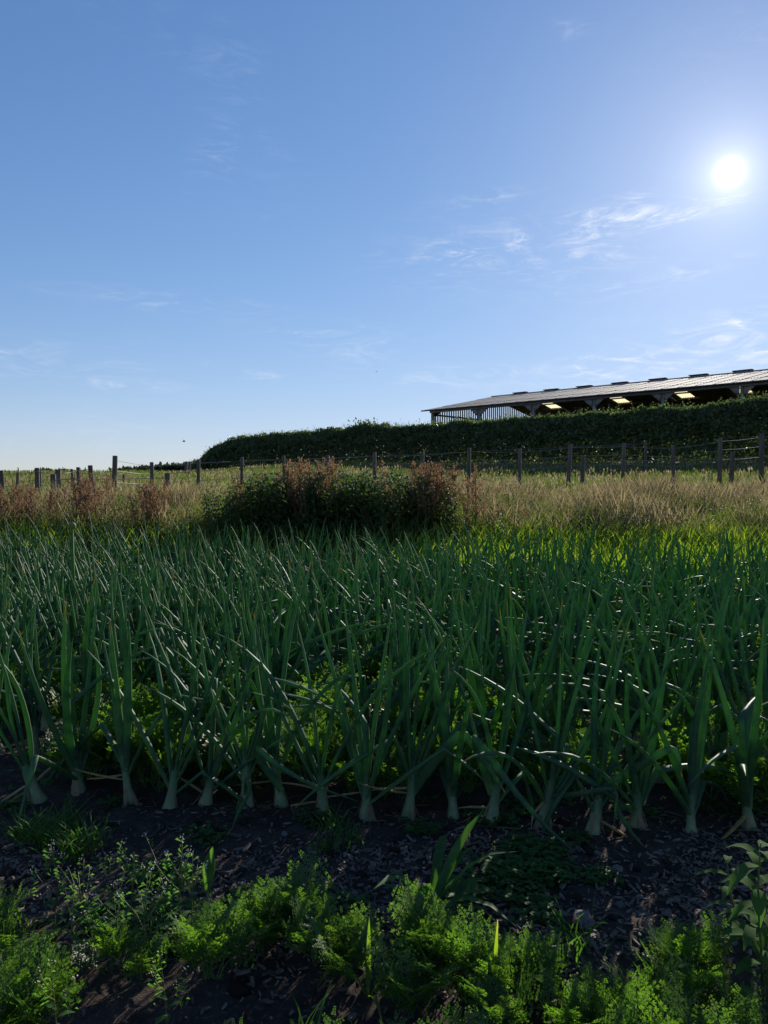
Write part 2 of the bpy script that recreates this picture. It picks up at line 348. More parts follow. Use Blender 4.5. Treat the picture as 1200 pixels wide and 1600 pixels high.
# ------------------------------------------------------------------ barn on the rise
def build_barn():
    A = Vector((4.2, 70.0)); ang = math.atan2(-.688, .726); zg = 3.25
    root = empty('barn', (A.x, A.y, zg), ang)
    tag(root, 'long open-fronted farm barn with corrugated grey roof behind the hedge', 'barn')
    BAY, NB = 5.4, 8; Ln = BAY * NB; W = 20.0; EV = 4.88; RG = 6.85; OH = .35
    sl = math.atan2(RG - EV, W / 2); slen = math.hypot(W / 2 + .45, (RG - EV) * (1 + .45 / (W / 2))); rows = 4; cols = 36
    sw = (Ln + 2 * OH) / cols; rl = slen / rows + .12
    def sheet_mesh(nm, m):
        b = MB(); n = 24; vs = []
        for j in range(2):
            for i in range(n + 1): vs.append((sw * i / n * 1.02, rl * j, .024 * math.cos(math.pi * i / 2)))
        b.add(vs, [(i, i + 1, n + 2 + i, n + 1 + i) for i in range(n)], 0, .5); return b.mesh(nm, MT[m])
    sh = sheet_mesh('roof_sheet', 'sheet'); sk = sheet_mesh('skylight_sheet', 'skylight')
    lights = {3: 1, 9: 1, 14: 1, 18: 1, 23: 1, 28: 1, 32: 1}
    for side in (0, 1):
        for r in range(rows):
            for c in range(cols):
                q = r * slen / rows; lift = .012 * (r % 2) + .02 * (c % 2) * .3 + random.uniform(0, .006)
                x = -OH + c * sw
                dist = -.45 + q * math.cos(sl); z = EV - .45 * math.tan(sl) + q * math.sin(sl) + lift + r * .004
                if side == 0: o = obj('roof_sheet', sh, root, (x, dist, z), (sl - .004, 0, 0))
                else:
                    glass = r == 2 and c in lights
                    o = obj('skylight_sheet' if glass else 'roof_sheet', sk if glass else sh, root, (x + sw, W - dist, z), (sl - .004, 0, math.pi))
    b = MB(); b.tube([(-OH, W / 2, RG + .03), (Ln + OH, W / 2, RG + .03)], .17, 8, flat=.6); obj('ridge_cap', b.mesh('ridge_cap', MT['sheet']), root)
    b = MB(); b.box((0, 0, .06), (1.5, .5, .07)); b.box((-.55, 0, 0), (.08, .4, .06)); b.box((.55, 0, 0), (.08, .4, .06)); rv = b.mesh('ridge_vent', MT['cladding'])
    for k in range(12): obj('ridge_vent', rv, root, (3.0 + k * 3.45, W / 2, RG + .12))
    # frames
    b = MB(); b.box((0, 0, EV / 2), (.22, .3, EV)); col = b.mesh('column', MT['steel'])
    b = MB()
    for s in (1, -1):
        p0 = Vector((0, 0 if s == 1 else W, EV - .22)); p1 = Vector((0, W / 2, RG - .25))
        b.tube([p0, p1], .2, 4, flat=.55, side=(1, 0, 0))
        b.add([(-.08, p0.y + s * .05, EV - .35), (.08, p0.y + s * .05, EV - .35), (.08, p0.y + s * 1.5, EV - .02), (-.08, p0.y + s * 1.5, EV - .02),
               (-.08, p0.y + s * .05, EV - 1.0), (.08, p0.y + s * .05, EV - 1.0)], [(0, 1, 2, 3), (4, 5, 2, 3), (0, 3, 4), (1, 2, 5)])
    raf = b.mesh('rafter', MT['steel'])
    b = MB()
    for s in (-1, 1): b.add([(s * .15, -.02, EV - .95), (s * .9, -.02, EV - .3), (s * .15, -.02, EV - .3), (s * .15, .06, EV - .95), (s * .9, .06, EV - .3), (s * .15, .06, EV - .3)],
                            [(0, 1, 2), (3, 5, 4), (0, 3, 4, 1), (1, 4, 5, 2), (2, 5, 3, 0)])
    hau = b.mesh('haunch', MT['steel'])
    for k in range(NB + 1):
        x = min(max(k * BAY, .15), Ln - .15)
        obj('column', col, root, (x, .2, 0)); obj('column', col, root, (x, W - .2, 0)); obj('rafter', raf, root, (x, 0, 0))
        if 0 < k < NB: obj('haunch', hau, root, (x, .02, 0))
    b = MB(); b.box((Ln / 2, -.05, EV - .24), (Ln, .1, .2)); obj('eave_beam', b.mesh('eave_beam', MT['steel']), root)
    b = MB(); b.tube([(-OH - .3, -.5, EV - .14), (Ln + OH, -.5, EV - .14)], .06, 8); obj('gutter', b.mesh('gutter', MT['cladding']), root)
    for s in (0, 1):
        for k in range(1, 6):
            q = k / 6; y = W / 2 * q if s == 0 else W - W / 2 * q
            b = MB(); b.box((Ln / 2, y, EV + (RG - EV) * q - .12), (Ln, .07, .13)); obj('purlin', b.mesh('purlin', MT['board']), root)
    # boarded end with gaps, solid back wall and far end
    n = 58
    for k in range(n):
        y = .25 + (W - .5) * (k + .5) / n; top = EV + (RG - EV) * (1 - abs(y - W / 2) / (W / 2)) - .1
        b = MB(); b.box((0, 0, (1.4 + top) / 2), (.03, .175, top - 1.4)); obj('wall_board', b.mesh('wall_board', MT['board']), root, (-.02, y, 0))
    b = MB(); b.box((-.02, W / 2, .72), (.14, W - .1, 1.44)); obj('end_wall', b.mesh('end_wall', MT['cladding']), root)
    for z in (2.5, 3.6, 4.4):
        b = MB(); b.box((.09, W / 2, z), (.1, W - .4, .14)); obj('wall_rail', b.mesh('wall_rail', MT['board']), root)
    b = MB(); b.tube([(.14, .5, 2.0), (.14, 6.0, 4.6)], .1, 4); obj('brace', b.mesh('brace', MT['steel']), root)
    b = MB(); b.tube([(.14, W - .5, 2.0), (.14, W - 6.0, 4.6)], .1, 4); obj('brace', b.mesh('brace', MT['steel']), root)
    b = MB(); b.box((0, 0, (EV - .1) / 2), (BAY - .02, .08, EV - .1)); pn = b.mesh('back_panel', MT['cladding'])
    for k in range(NB): obj('back_panel', pn, root, ((k + .5) * BAY, W - .02, 0))
    b = MB(); b.add([(Ln + .02, .1, 0), (Ln + .02, W - .1, 0), (Ln + .02, W - .1, EV - .1), (Ln + .02, W / 2, RG - .1), (Ln + .02, .1, EV - .1),
                     (Ln - .06, .1, 0), (Ln - .06, W - .1, 0), (Ln - .06, W - .1, EV - .1), (Ln - .06, W / 2, RG - .1), (Ln - .06, .1, EV - .1)],
                    [(0, 1, 2, 3, 4), (9, 8, 7, 6, 5)] + [(i, (i + 1) % 5, 5 + (i + 1) % 5, 5 + i) for i in range(5)])
    obj('far_end_wall', b.mesh('far_end_wall', MT['cladding']), root)
build_barn()

# ------------------------------------------------------------------ hedges
def leaf_cloud(P, size, r, flat=0.0):
    """one bent leaf spray (2 triangles) per point, random orientation"""
    n = len(P); a = rng.normal(size=(n, 3)); a[:, 2] = np.abs(a[:, 2]) * .7 + .15; a /= np.linalg.norm(a, axis=1)[:, None]
    b = rng.normal(size=(n, 3)); b -= a * (a * b).sum(1)[:, None]; b /= np.linalg.norm(b, axis=1)[:, None]
    s = size[:, None]; c = np.cross(a, b)
    V = np.stack([P, P + a * s * .55 + b * s * .34 + c * s * .1, P + a * s * 1.1, P + a * s * .5 - b * s * .34 + c * s * .1], 1).reshape(-1, 3)
    k = (np.arange(n) * 4)[:, None]; T = np.concatenate([k + [0, 1, 2], k + [0, 2, 3]])
    return V, T, np.tile([0, .5, 1, .5], n), np.repeat(r, 4)
HT_X = [300, 312, 340, 365, 400, 450, 500, 545, 568, 590, 620, 660, 720, 806, 860, 925, 985, 1035, 1086, 1150, 1200, 1290]
HT_Y = [q + 7 for q in (724, 716, 694, 683, 676, 673, 669, 666, 657, 659, 662, 660, 656, 651, 648, 641, 640, 632, 634, 622, 616, 608)]
def build_hedge():
    L0 = Vector((-15.3, 63.0)); R0 = Vector((25.0, 32.6)); d = (R0 - L0); ln = d.length; u = d / ln; nrm = Vector((u.y, -u.x))
    if nrm.y > 0: nrm = -nrm
    root = empty('hedge', (*(L0 + d * .5), base_z(*(L0 + d * .5))))
    tag(root, 'dense dark green hedgerow rising between the wire fence and the barn', 'hedge')
    o0 = root.location
    N_ = 134000; pts = []; szs = []; rs = []
    def top_at(s):
        p = L0 + u * s; px = 600 + F_PX * p.x / p.y; ty = np.interp(px, HT_X, HT_Y)
        return ray(px, ty, p.y).z
    tops = [(s, top_at(s)) for s in np.linspace(0, ln, 160)]
    ts, tz = zip(*tops)
    def lump(s, v): return noise.noise(Vector((s * .5, v * 1.1, 2.0))) * .45 + noise.noise(Vector((s * 1.5, v * 2.4, 7.0))) * .35 + noise.noise(Vector((s * 4.0, v * 5.0, 1.0))) * .15
    while len(pts) < N_:
        s = random.uniform(-.3, ln); zt = np.interp(s, ts, tz); p = L0 + u * s; zb = base_z(p.x, p.y); h = max(.3, zt - zb)
        half = 1.3 * min(1, .3 + s / 4.5); g = random.random()
        if g < .62: f = random.random() ** .8; w = 1.0                 # face towards the field
        elif g < .90: f = 1.0; w = random.uniform(-1, 1)            # crown
        else: f = random.random(); w = -1.0                         # back
        lp = lump(s, f * 3 + w); depth = abs(random.gauss(0, .14)) if random.random() < .7 else random.random() * 1.1; prof = (1 - max(0, f - .35) ** 2.2 * 1.6) * (.92 + .08 * f)
        if f == 1.0: z = zb + h * (1 - .22 * abs(w) ** 2.5) - depth * .8 + lp * .62; w = w * half * .75; th = w
        else: w = w * half * max(.2, prof) * (1 + lp * .8) - math.copysign(depth, w); z = zb + h * f * .97 + random.gauss(0, .06); th = f * 2
        P = p + nrm * w
        z = max(z, base_z(P.x, P.y) + .05)
        pts.append((P.x - o0.x, P.y - o0.y, z - o0.z)); szs.append(random.uniform(.11, .24)); rs.append(min(1, max(0, .5 + .9 * lump(s * 2.2, th * 3) + random.gauss(0, .15))))
    for k in range(1000):                                            # upright shoots along the crest
        s = random.uniform(0, ln); p = L0 + u * s + nrm * random.uniform(-.6, .6); zt = np.interp(s, ts, tz); hh = random.uniform(.08, .45) * (1.5 if random.random() < .1 else 1)
        lx, ly = random.gauss(0, .12), random.gauss(0, .12)
        for j in range(8):
            f = j / 7; pts.append((p.x + lx * f + random.gauss(0, .04) - o0.x, p.y + ly * f - o0.y, zt - .2 + (hh + .15) * f - o0.z)); szs.append(.16 - .08 * f); rs.append(random.random() * .6 + .4)
    for k in range(36):                                             # one taller sapling spray standing out of the crest
        c = ray(570 + random.gauss(0, 9), 661 + random.gauss(0, 4), 0.0 + (L0 + u * ln * .36).y); pts.append((c.x - o0.x, c.y - o0.y, c.z - o0.z)); szs.append(.22); rs.append(.3)
    P = np.array(pts); V, T, t, r = leaf_cloud(P, np.array(szs), np.array(rs))
    fo = obj('foliage', mesh_np('hedge_foliage', V, T, t, r, MT['hedge']), root); fo['kind'] = 'stuff'
    for k in range(26):
        s = ln * (k + random.random()) / 26; p = L0 + u * s; zb = base_z(p.x, p.y) - .1; h = (np.interp(s, ts, tz) - zb) * .8
        b = MB(); b.tube([(0, 0, 0), (random.gauss(0, .15), random.gauss(0, .1), h * .5), (random.gauss(0, .3), random.gauss(0, .1), h)], [.07, .05, .02], 5)
        obj('stem', b.mesh('hedge_stem', MT['bark']), root, (p.x - o0.x, p.y - o0.y, zb - o0.z))
    b = MB()                                                        # bramble sprays hanging over the crest
    for k in range(60):
        s = random.uniform(0, ln); p = L0 + u * s; z = np.interp(s, ts, tz) - .15; a = random.uniform(-1, 1)
        b.tube([(p.x - o0.x, p.y - o0.y, z - o0.z), (p.x - o0.x + a * .3, p.y - o0.y, z + .35 - o0.z), (p.x - o0.x + a * .7, p.y - o0.y - .2, z + .4 - o0.z)], [.012, .009, .005], 3)
    sp = obj('bramble_spray', b.mesh('bramble_spray', MT['bark']), root); sp['kind'] = 'stuff'
build_hedge()
def far_hedge(pxs, tops, d, label, n):
    c = ray(sum(pxs) / len(pxs), 740, d); root = empty('far_hedge', (c.x, d, base_z(c.x, d))); tag(root, label, 'hedge', None)
    P = []
    for k in range(n):
        px = random.uniform(pxs[0], pxs[-1]); ty = np.interp(px, pxs, tops); q = ray(px, ty, d); zb = base_z(q.x, d) - .3
        f = random.random() ** .6; P.append((q.x - c.x, random.gauss(0, .8), zb + (q.z - zb) * f + .25 * noise.noise(Vector((q.x * .8, 0, 0))) * f - base_z(c.x, d)))
    V, T, t, r = leaf_cloud(np.array(P), rng.uniform(.25, .5, n), rng.random(n))
    o = obj('foliage', mesh_np('far_hedge_foliage', V, T, t, r, MT['far_hedge']), root); o['kind'] = 'stuff'
    for k in range(6):
        px = pxs[0] + (pxs[-1] - pxs[0]) * (k + .5) / 6; q = ray(px, 740, d); b = MB(); zb = base_z(q.x, d); b.tube([(0, 0, -.2), (.1, 0, .6), (.05, 0, 1.0)], [.1, .08, .04], 5)
        obj('stem', b.mesh('far_hedge_stem', MT['bark']), root, (q.x - c.x, 0, zb - base_z(c.x, d)))
far_hedge([-60, 0, 40, 70, 100, 130, 150], [744, 743, 741, 737, 736, 738, 741], 84, 'low distant hedge on the field crest past the leaning fence posts', 2600)
far_hedge([180, 200, 250, 290, 330], [736, 733, 730, 725, 721], 80, 'low distant hedge running up to the end of the big hedgerow', 2600)

# ------------------------------------------------------------------ fences
def build_fence(posts, name, label, wires, lean=.03, wire_ok=True):
    """posts: (photo column, photo row of its top, distance, radius)"""
    g = []
    for px, ty, d, rad in posts:
        t = ray(px, ty, d); g.append((t.x, d, base_z(t.x, d), t.z, rad))
    c = g[len(g) // 2]; root = empty(name, (c[0], c[1], c[2])); tag(root, label, 'fence')
    tops = []
    for x, y, zb, zt, rad in g:
        h = min(1.75, max(.6, zt - zb)); lx, ly = random.gauss(0, lean), random.gauss(0, lean)
        b = MB(); n = 9; r_ = [rad * random.uniform(.97, 1.03) for _ in range(5)]
        b.tube([(lx * f * h - lx * h, ly * f * h - ly * h, -.3 + (h + .3) * f) for f in (0, .3, .6, .985, 1)], r_[:4] + [rad * .9], n)
        obj('post', b.mesh('fence_post', MT['wood']), root, (x - c[0], y - c[1], zb - c[2])); tops.append((x - c[0], y - c[1] - rad, zb - c[2] + h, h))
    for w in wires:
        b = MB(); pts = []
        for i, (x, y, z, h) in enumerate(tops):
            if i:
                X, Y, Z, H = tops[i - 1]; pts.append(((x + X) / 2, (y + Y) / 2, (z + Z) / 2 - w - .015))
            pts.append((x, y, z - w))
        b.tube(pts, .0075, 4, cap=False); obj('wire', b.mesh('fence_wire', MT['wire']), root)
    return g
build_fence([(180, 712, 19.5, .065), (237, 722, 24, .06), (310, 718, 25, .058), (378, 714, 26, .055), (443, 712, 26, .055), (512, 711, 26, .055), (585, 707, 25.5, .062), (660, 706, 25.5, .06),
             (733, 700, 25, .062), (812, 701, 25, .055), (891, 694, 24.5, .066), (975, 692, 24.5, .06), (1052, 695, 24, .06), (1126, 684, 23.5, .066), (1190, 677, 22, .075), (1262, 672, 21.5, .07), (1335, 668, 21, .065)],
            'post_and_wire_fence', 'long post and wire fence crossing the field in front of the hedgerow', (.12, .38, .68))
build_fence([(911, 711, 23.6, .065), (1145, 706, 22.8, .07)], 'stub_fence', 'two short thick posts beside the long fence, joined by one wire', (.2,))
build_fence([(-20, 733, 18.5, .06), (2, 735, 19, .055), (58, 731, 19.5, .06), (91, 734, 18, .068), (122, 730, 21, .05), (141, 727, 20, .062)], 'bank_fence', 'uneven wooden fence with leaning posts behind rusty docks on the bank', (.1, .4), .05)
build_fence([(28, 738, 27, .05), (62, 733, 27, .05), (112, 733, 28, .05), (193, 744, 28, .04)], 'thin_fence', 'thin far fence posts standing in the pale open field', (.1, .35), .09)
build_fence([(83, 741, 17, .06), (262, 739, 19, .07)], 'low_fence', 'two low stumpy posts among the dry grass and docks', (.12,))
build_fence([(291, 721, 42, .09), (296, 721, 43, .08), (1009, 688, 33, .06)], 'far_gateposts', 'far dark posts standing close under the hedgerow', (.15,), .02)

# ------------------------------------------------------------------ grass: uncountable blades
def blades(P, h, w, lean, r, t_bias=0.0):
    n = len(P); a = rng.uniform(0, 2 * np.pi, n); sx, sy = np.cos(a) * w * .5, np.sin(a) * w * .5
    la = rng.uniform(0, 2 * np.pi, n); dx, dy = np.cos(la) * lean * h, np.sin(la) * lean * h
    z0 = np.zeros(n); S = np.stack([sx, sy, z0], 1); D = np.stack([dx, dy, z0], 1); H = np.stack([z0, z0, h], 1)
    m1 = P + H * .5 + D * .25; m2 = P + H * .82 + D * .62; tip = P + H * .97 + D
    V = np.stack([P - S * .8, P + S * .8, m1 - S, m1 + S, m2 - S * .7, m2 + S * .7, tip], 1).reshape(-1, 3)
    k = (np.arange(n) * 7)[:, None]; T = np.concatenate([k + q for q in ([0, 1, 3], [0, 3, 2], [2, 3, 5], [2, 5, 4], [4, 5, 6])])
    return V, T, np.tile([0, 0, .5, .5, .82, .82, 1], n), np.repeat(r, 7)
def on_ground(xy, dz=-.02): return np.array([(x, y, gz(x, y) + dz) for x, y in xy])
def plumes(P, h, lean, r, wd):
    """thin stalk with a narrow seed head (crossed diamonds) on top"""
    n = len(P); la = rng.uniform(0, 2 * np.pi, n); D = np.stack([np.cos(la) * lean * h, np.sin(la) * lean * h, np.zeros(n)], 1); H = np.stack([np.zeros(n), np.zeros(n), h], 1)
    a = rng.uniform(0, np.pi, n); S = np.stack([np.cos(a), np.sin(a), np.zeros(n)], 1) * wd[:, None]; S2 = np.stack([-np.sin(a), np.cos(a), np.zeros(n)], 1) * wd[:, None]
    q = P + H * .66 + D * .38; mid = P + H * .8 + D * .6; tip = P + H + D
    V = np.stack([P - S * .25, P + S * .25, q - S * .2, q + S * .2, mid - S, mid + S, tip, q, mid - S2, mid + S2], 1).reshape(-1, 3)
    k = (np.arange(n) * 10)[:, None]; T = np.concatenate([k + z for z in ([0, 1, 3], [0, 3, 2], [2, 3, 5], [2, 5, 4], [4, 5, 6], [7, 9, 6], [7, 6, 8])])
    return V, T, np.tile([0, 0, .7, .7, .9, .9, 1, .7, .9, .9], n), np.repeat(r, 10)
def stuff(name, arr, m, label, cat_):
    V, T, t, r = arr; o = obj(name, mesh_np(name, V, T, t, r, MT[m])); tag(o, label, cat_, None, 'stuff'); return o
def fan(n, y0, y1, pw=1.0, pad=1.0):
    y = y0 + (y1 - y0) * rng.random(n) ** pw; x = (rng.random(n) * 2 - 1) * (y * .52 + pad); return np.stack([x, y], 1)
def cl_noise(xy, s, o): return np.array([noise.noise(Vector((x * s, y * s, o))) for x, y in xy])
# field
xy = fan(52000, 12, 62, 1.25, 2); nzv = cl_noise(xy, .5, 1); dd = xy[:, 1]
h = (.14 + .06 * nzv + .12 * rng.random(len(xy))) * (1 + .006 * dd)
stuff('field_grass', blades(on_ground(xy), h, .010 + .0007 * dd, .45, np.clip(.5 + nzv * .7 + rng.normal(0, .25, len(xy)), 0, 1)), 'meadow', 'pale sunlit meadow grass covering the field around the fence', 'grass')
xy = fan(9000, 11.5, 48, 1.2, 2); nzv = cl_noise(xy, .4, 5); k = nzv > -.15; xy = xy[k]; nzv = nzv[k]
stuff('field_seed_grass', plumes(on_ground(xy), (.24 + .2 * nzv + .14 * rng.random(len(xy))), .18, rng.random(len(xy)), .010 + .0005 * xy[:, 1]), 'straw', 'straw coloured seeding grass standing through the field', 'grass')
# bank
def bank_front(x): return 8.75 - .06 * x + .25 * noise.noise(Vector((x * .7, 0, 3)))
xy = fan(40000, 8.6, 14, 1.0, 2.2); xy = np.array([q for q in xy if q[1] > bank_front(q[0]) + random.random() * .5]); nzv = cl_noise(xy, .9, 9)
stuff('bank_grass', blades(on_ground(xy), (.26 + .2 * nzv + .26 * rng.random(len(xy))), rng.uniform(.007, .014, len(xy)), .5, np.clip(.45 + .8 * nzv + rng.normal(0, .25, len(xy)), 0, 1)), 'meadow', 'tangled rough grass clothing the bank behind the onions', 'grass')
xy = fan(25000, 9.0, 14.5, 1.0, 2.2); nzv = cl_noise(xy, .8, 21); xy_k = np.array([q[1] > bank_front(q[0]) + .3 + .8 * random.random() for q in xy]) & (nzv > -.32) & ~np.array([-2.5 < q[0] < 1.25 and random.random() < .8 for q in xy]); xy = xy[xy_k]; nzv = nzv[xy_k]
stuff('bank_seed_grass', plumes(on_ground(xy), .36 + .34 * nzv + .26 * rng.random(len(xy)) ** 1.5 + .02 * (xy[:, 0] > 2) - .08 * (xy[:, 0] < -2), .3, rng.random(len(xy)), rng.uniform(.0035, .008, len(xy))), 'straw', 'golden dry seeding grass along the top of the bank', 'grass')
# bright grass strip at the back of the bed
xy = np.stack([rng.uniform(-6, 7.5, 52000), rng.uniform(6.0, 10.0, 52000)], 1)
def in_strip(x, y):
    if y < 7.7 - .12 * x: return x > .4 and random.random() < .22 * sm(5.8, 7.6, y + .12 * x)
    if y > bank_front(x) + .5 + .25 * max(0, min(x, 1)): return False
    return x > .4 + random.gauss(0, .4) or random.random() < (.55 if x < -3.6 else .16)
xy = np.array([q for q in xy if in_strip(*q)])
stuff('strip_grass', blades(on_ground(xy), rng.uniform(.22, .46, len(xy)), rng.uniform(.007, .013, len(xy)), .4, rng.random(len(xy))), 'grass', 'bright green grass strip between the onion bed and the bank', 'grass')

# ------------------------------------------------------------------ bank plants
def nettle_mesh(k):
    rr = random.Random(100 + k); b = MB(); H = 1.0
    for s in range(rr.randint(2, 3)):
        ox, oy = rr.uniform(-.09, .09), rr.uniform(-.09, .09); lx, ly = rr.uniform(-.13, .13), rr.uniform(-.13, .13); hh = H * rr.uniform(.75, 1)
        P = [Vector((ox + lx * f * f, oy + ly * f * f, hh * f)) for f in (0, .33, .66, 1)]; b.tube(P, [.006, .005, .004, .002], 3, rr.random(), 1)
        n = 13
        for i in range(n):
            f = .18 + .82 * i / (n - 1); c = Vector((ox + lx * f * f, oy + ly * f * f, hh * f)); a0 = i * math.pi / 2 + rr.random() * .5
            for e in (0, math.pi):
                a = a0 + e; d = Vector((math.cos(a), math.sin(a), 0)); L = (.14 - .07 * f) * rr.uniform(.8, 1.25); w = L * .34
                up = rr.uniform(-.1, .45); q0 = c + d * .015; q1 = c + d * L * .5 + Vector((0, 0, up * L * .5)); q2 = c + d * L * 1.05 + Vector((0, 0, up * L * .3 - .03))
                b.blade([q0, q1, q2], [w * .35, w, .002], (-d.y, d.x, 0), rr.random() * .6 + .4 * f, 0, .3)
            if f > .45 and i % 2:
                for e in range(2):
                    a = rr.random() * 6.28; d = Vector((math.cos(a), math.sin(a), -.5)); b.tube([c, c + d * .05], [.006, .003], 3, .9, 1)
    return b.mesh('nettle_plant', [MT['nettle'], MT['stem']])
nettles = [nettle_mesh(k) for k in range(9)]
def nettle(x, y, h, label, group, ty=None):
    if ty is not None: h = min(1.5, max(.3, ray(600, ty, y).z - gz(x, y)))
    o = obj('nettle_plant', random.choice(nettles), None, (x, y, gz(x, y) - .02), (random.gauss(0, .07), random.gauss(0, .07), random.random() * 6.28), (h * random.uniform(.85, 1.1), h * random.uniform(.85, 1.1), h))
    tag(o, label, 'nettle', group)
def pxx(px, d): return (px - 600) / F_PX * d
for k in range(210):
    d = random.uniform(9.2, 11.0); px = random.triangular(315, 735, 540) if k % 3 else random.uniform(325, 730); x = pxx(px, d)
    nettle(x, d, 1, 'tall nettle in the dense dark clump in the middle of the bank', 'nettles of the central clump', np.interp(px, [310, 340, 390, 500, 640, 700, 740], [770, 746, 731, 727, 729, 737, 775]) + abs(random.gauss(0, 11)))
for k in range(46):
    d = random.uniform(9.3, 10.8); px = random.uniform(-40, 330); nettle(pxx(px, d), d, random.uniform(.32, .55), 'shorter nettle among the rusty docks on the bank', 'short nettles among the docks')
for k in range(110):
    d = random.uniform(9.5, 11.8); px = random.uniform(735, 1240); nettle(pxx(px, d), d, random.uniform(.3, .55), 'low nettle in the shaded dry grass behind the bright strip', 'low nettles behind the bright grass strip')
for k in range(14):
    d = random.uniform(8.5, 9.2); px = random.uniform(700, 860); nettle(pxx(px, d), d, random.uniform(.35, .6), 'sunlit weed at the foot of the nettle clump beside the bright grass', 'sunlit weeds at the clump foot')
def dock_parts(k):
    rr = random.Random(300 + k); s = MB(); h = MB(); f = MB()
    s.tube([(0, 0, 0), (.02, .01, .5), (.0, .02, 1.0)], [.009, .007, .003], 5, rr.random())
    nb = 8
    for i in range(nb):
        z0 = .42 + .5 * i / nb; a = i * 2.4 + rr.random(); L = .30 * (1 - .55 * i / nb); d = Vector((math.cos(a) * .6, math.sin(a) * .6, .9)).normalized()
        p0 = Vector((.01, .015, z0)); pts = [p0 + d * L * q + Vector((0, 0, -.04 * q * q)) for q in (0, .5, 1)]; s.tube(pts, [.004, .003, .001], 3, rr.random())
        for j in range(26):
            q = .15 + .85 * j / 25; c = p0 + d * L * q + Vector((rr.gauss(0, .009), rr.gauss(0, .009), rr.gauss(0, .008))); e = rr.random() * 3.14; w = rr.uniform(.006, .011)
            v = Vector((math.cos(e), math.sin(e), 0)) * w; g = Vector((-v.y, v.x, 0)) * .7
            h.add([c - v, c + Vector((0, 0, w * 1.2)) + g, c + v, c - Vector((0, 0, w * 1.2)) - g], [(0, 1, 2), (0, 2, 3)], 0, rr.random())
    for j in range(60):
        q = j / 59; c = Vector((.0 + rr.gauss(0, .012), .02 + rr.gauss(0, .012), .68 + .36 * q)); e = rr.random() * 3.14; w = rr.uniform(.006, .012); v = Vector((math.cos(e), math.sin(e), 0)) * w
        h.add([c - v, c + Vector((0, 0, w * 1.3)), c + v, c - Vector((0, 0, w * 1.3))], [(0, 1, 2), (0, 2, 3)], 0, rr.random())
    for i in range(9):
        a = i * 2.4 + rr.random(); z0 = .03 + .05 * i; L = rr.uniform(.16, .3) * (1 - .05 * i); d = Vector((math.cos(a), math.sin(a), 0)); p0 = Vector((0, 0, z0))
        f.blade([p0, p0 + d * L * .35 + Vector((0, 0, L * .35)), p0 + d * L * .75 + Vector((0, 0, L * .4)), p0 + d * L + Vector((0, 0, L * .15))], [.006, L * .16, L * .13, .002], (-d.y, d.x, 0), rr.random())
    return s.mesh('stem', MT['dock_stem']), h.mesh('seed_head', MT['dock']), f.mesh('leaves', MT['nettle'])
docks = [dock_parts(k) for k in range(6)]
def dock(px, ty, d, label, group):
    t = ray(px, ty, d); z = gz(t.x, d); h = min(1.6, max(.5, t.z - z)); o = empty('dock_plant', (t.x, d, z - .02), random.random() * 6.28, h * .97)
    o.rotation_euler = (random.gauss(0, .09), random.gauss(0, .09), random.random() * 6.28); o.scale = (h * 1.05, h * 1.05, h * .97); tag(o, label, 'dock', group)
    for nm, me in zip(('stem', 'seed_head', 'leaves'), random.choice(docks)):
        q = obj(nm, me, o)
        if nm == 'seed_head': q['kind'] = 'stuff'
for cx, n, sp, top, lab, gr in ((492, 20, 34, 712, 'rusty seeding dock standing up from the middle of the nettle clump', 'docks in the middle of the nettles'),
        (690, 26, 40, 713, 'rusty seeding dock at the end of the nettle clump beside the open grass', 'docks at the end of the nettles'),
        (425, 9, 40, 726, 'faded seeding dock on the shoulder of the nettle clump', 'docks on the nettle shoulder'),
        (245, 16, 24, 744, 'dark red-brown seeding dock before the low stumpy post', 'docks before the stumpy post'),
        (135, 14, 24, 732, 'tall rusty seeding dock in front of the leaning fence post', 'docks by the leaning post'),
        (60, 16, 38, 746, 'rusty seeding dock under the uneven wooden fence', 'docks under the uneven fence'),
        (5, 9, 20, 744, 'pale brown dock where the uneven fence leaves the bank', 'docks where the fence ends'),
        (790, 5, 40, 770, 'short brown dock in the open grass beyond the nettles', 'docks in the open grass')):
    for k in range(n): dock(cx + random.gauss(0, sp * .7), top + abs(random.gauss(0, 15)), random.uniform(9.3, 10.4), lab, gr)

# ------------------------------------------------------------------ onions
ROWS = [2.67, 3.1, 3.46, 3.85, 4.22, 4.58, 4.94, 5.3, 5.66, 6.02, 6.38, 6.74, 7.1, 7.46]
SKEW = -.105
WPROF = ([0, .12, .35, .7, .92, 1], [.8, 1, .98, .66, .27, .02])
def leaf_path(rr, th, L, kink):
    """leaf bending in its fan plane (x out, z up)"""
    n = 11; p = Vector((0, 0, 0)); out = [p.copy()]; a = th; cur = rr.gauss(.05, .36); yb = rr.gauss(0, .16)
    ks = rr.uniform(.3, .75) if kink else 9; kd = 0
    for i in range(1, n):
        f = i / (n - 1)
        if f > ks and not kd: a = a + rr.uniform(.9, 2.0); kd = 1; cur = rr.uniform(0, .6)
        a += cur / (n - 1) * (1.6 if f > .6 else .8) + (.05 * f if abs(a) > .5 else 0)
        p = p + Vector((math.sin(a), yb * f, math.cos(a))) * (L / (n - 1)); out.append(p.copy())
    return out, ks
def onion_leaf_mesh(rr, pts, wmax, name='onion_leaf', m='onion', side=(0, 1, 0), sides=6, ks=9):
    b = MB(); k = len(pts); fl = []; rd = []
    for i in range(k):
        f = i / (k - 1); w = wmax * float(np.interp(f, *WPROF)); q = float(np.interp(f, [0, .3, 1], [.42, .55, .8]))
        if abs(f - ks) < .07: w *= 1.25; q = .2
        rd.append(w); fl.append(q)
    b.tube(pts, rd, sides, rr.random(), 0, fl, side, cap=False); return b
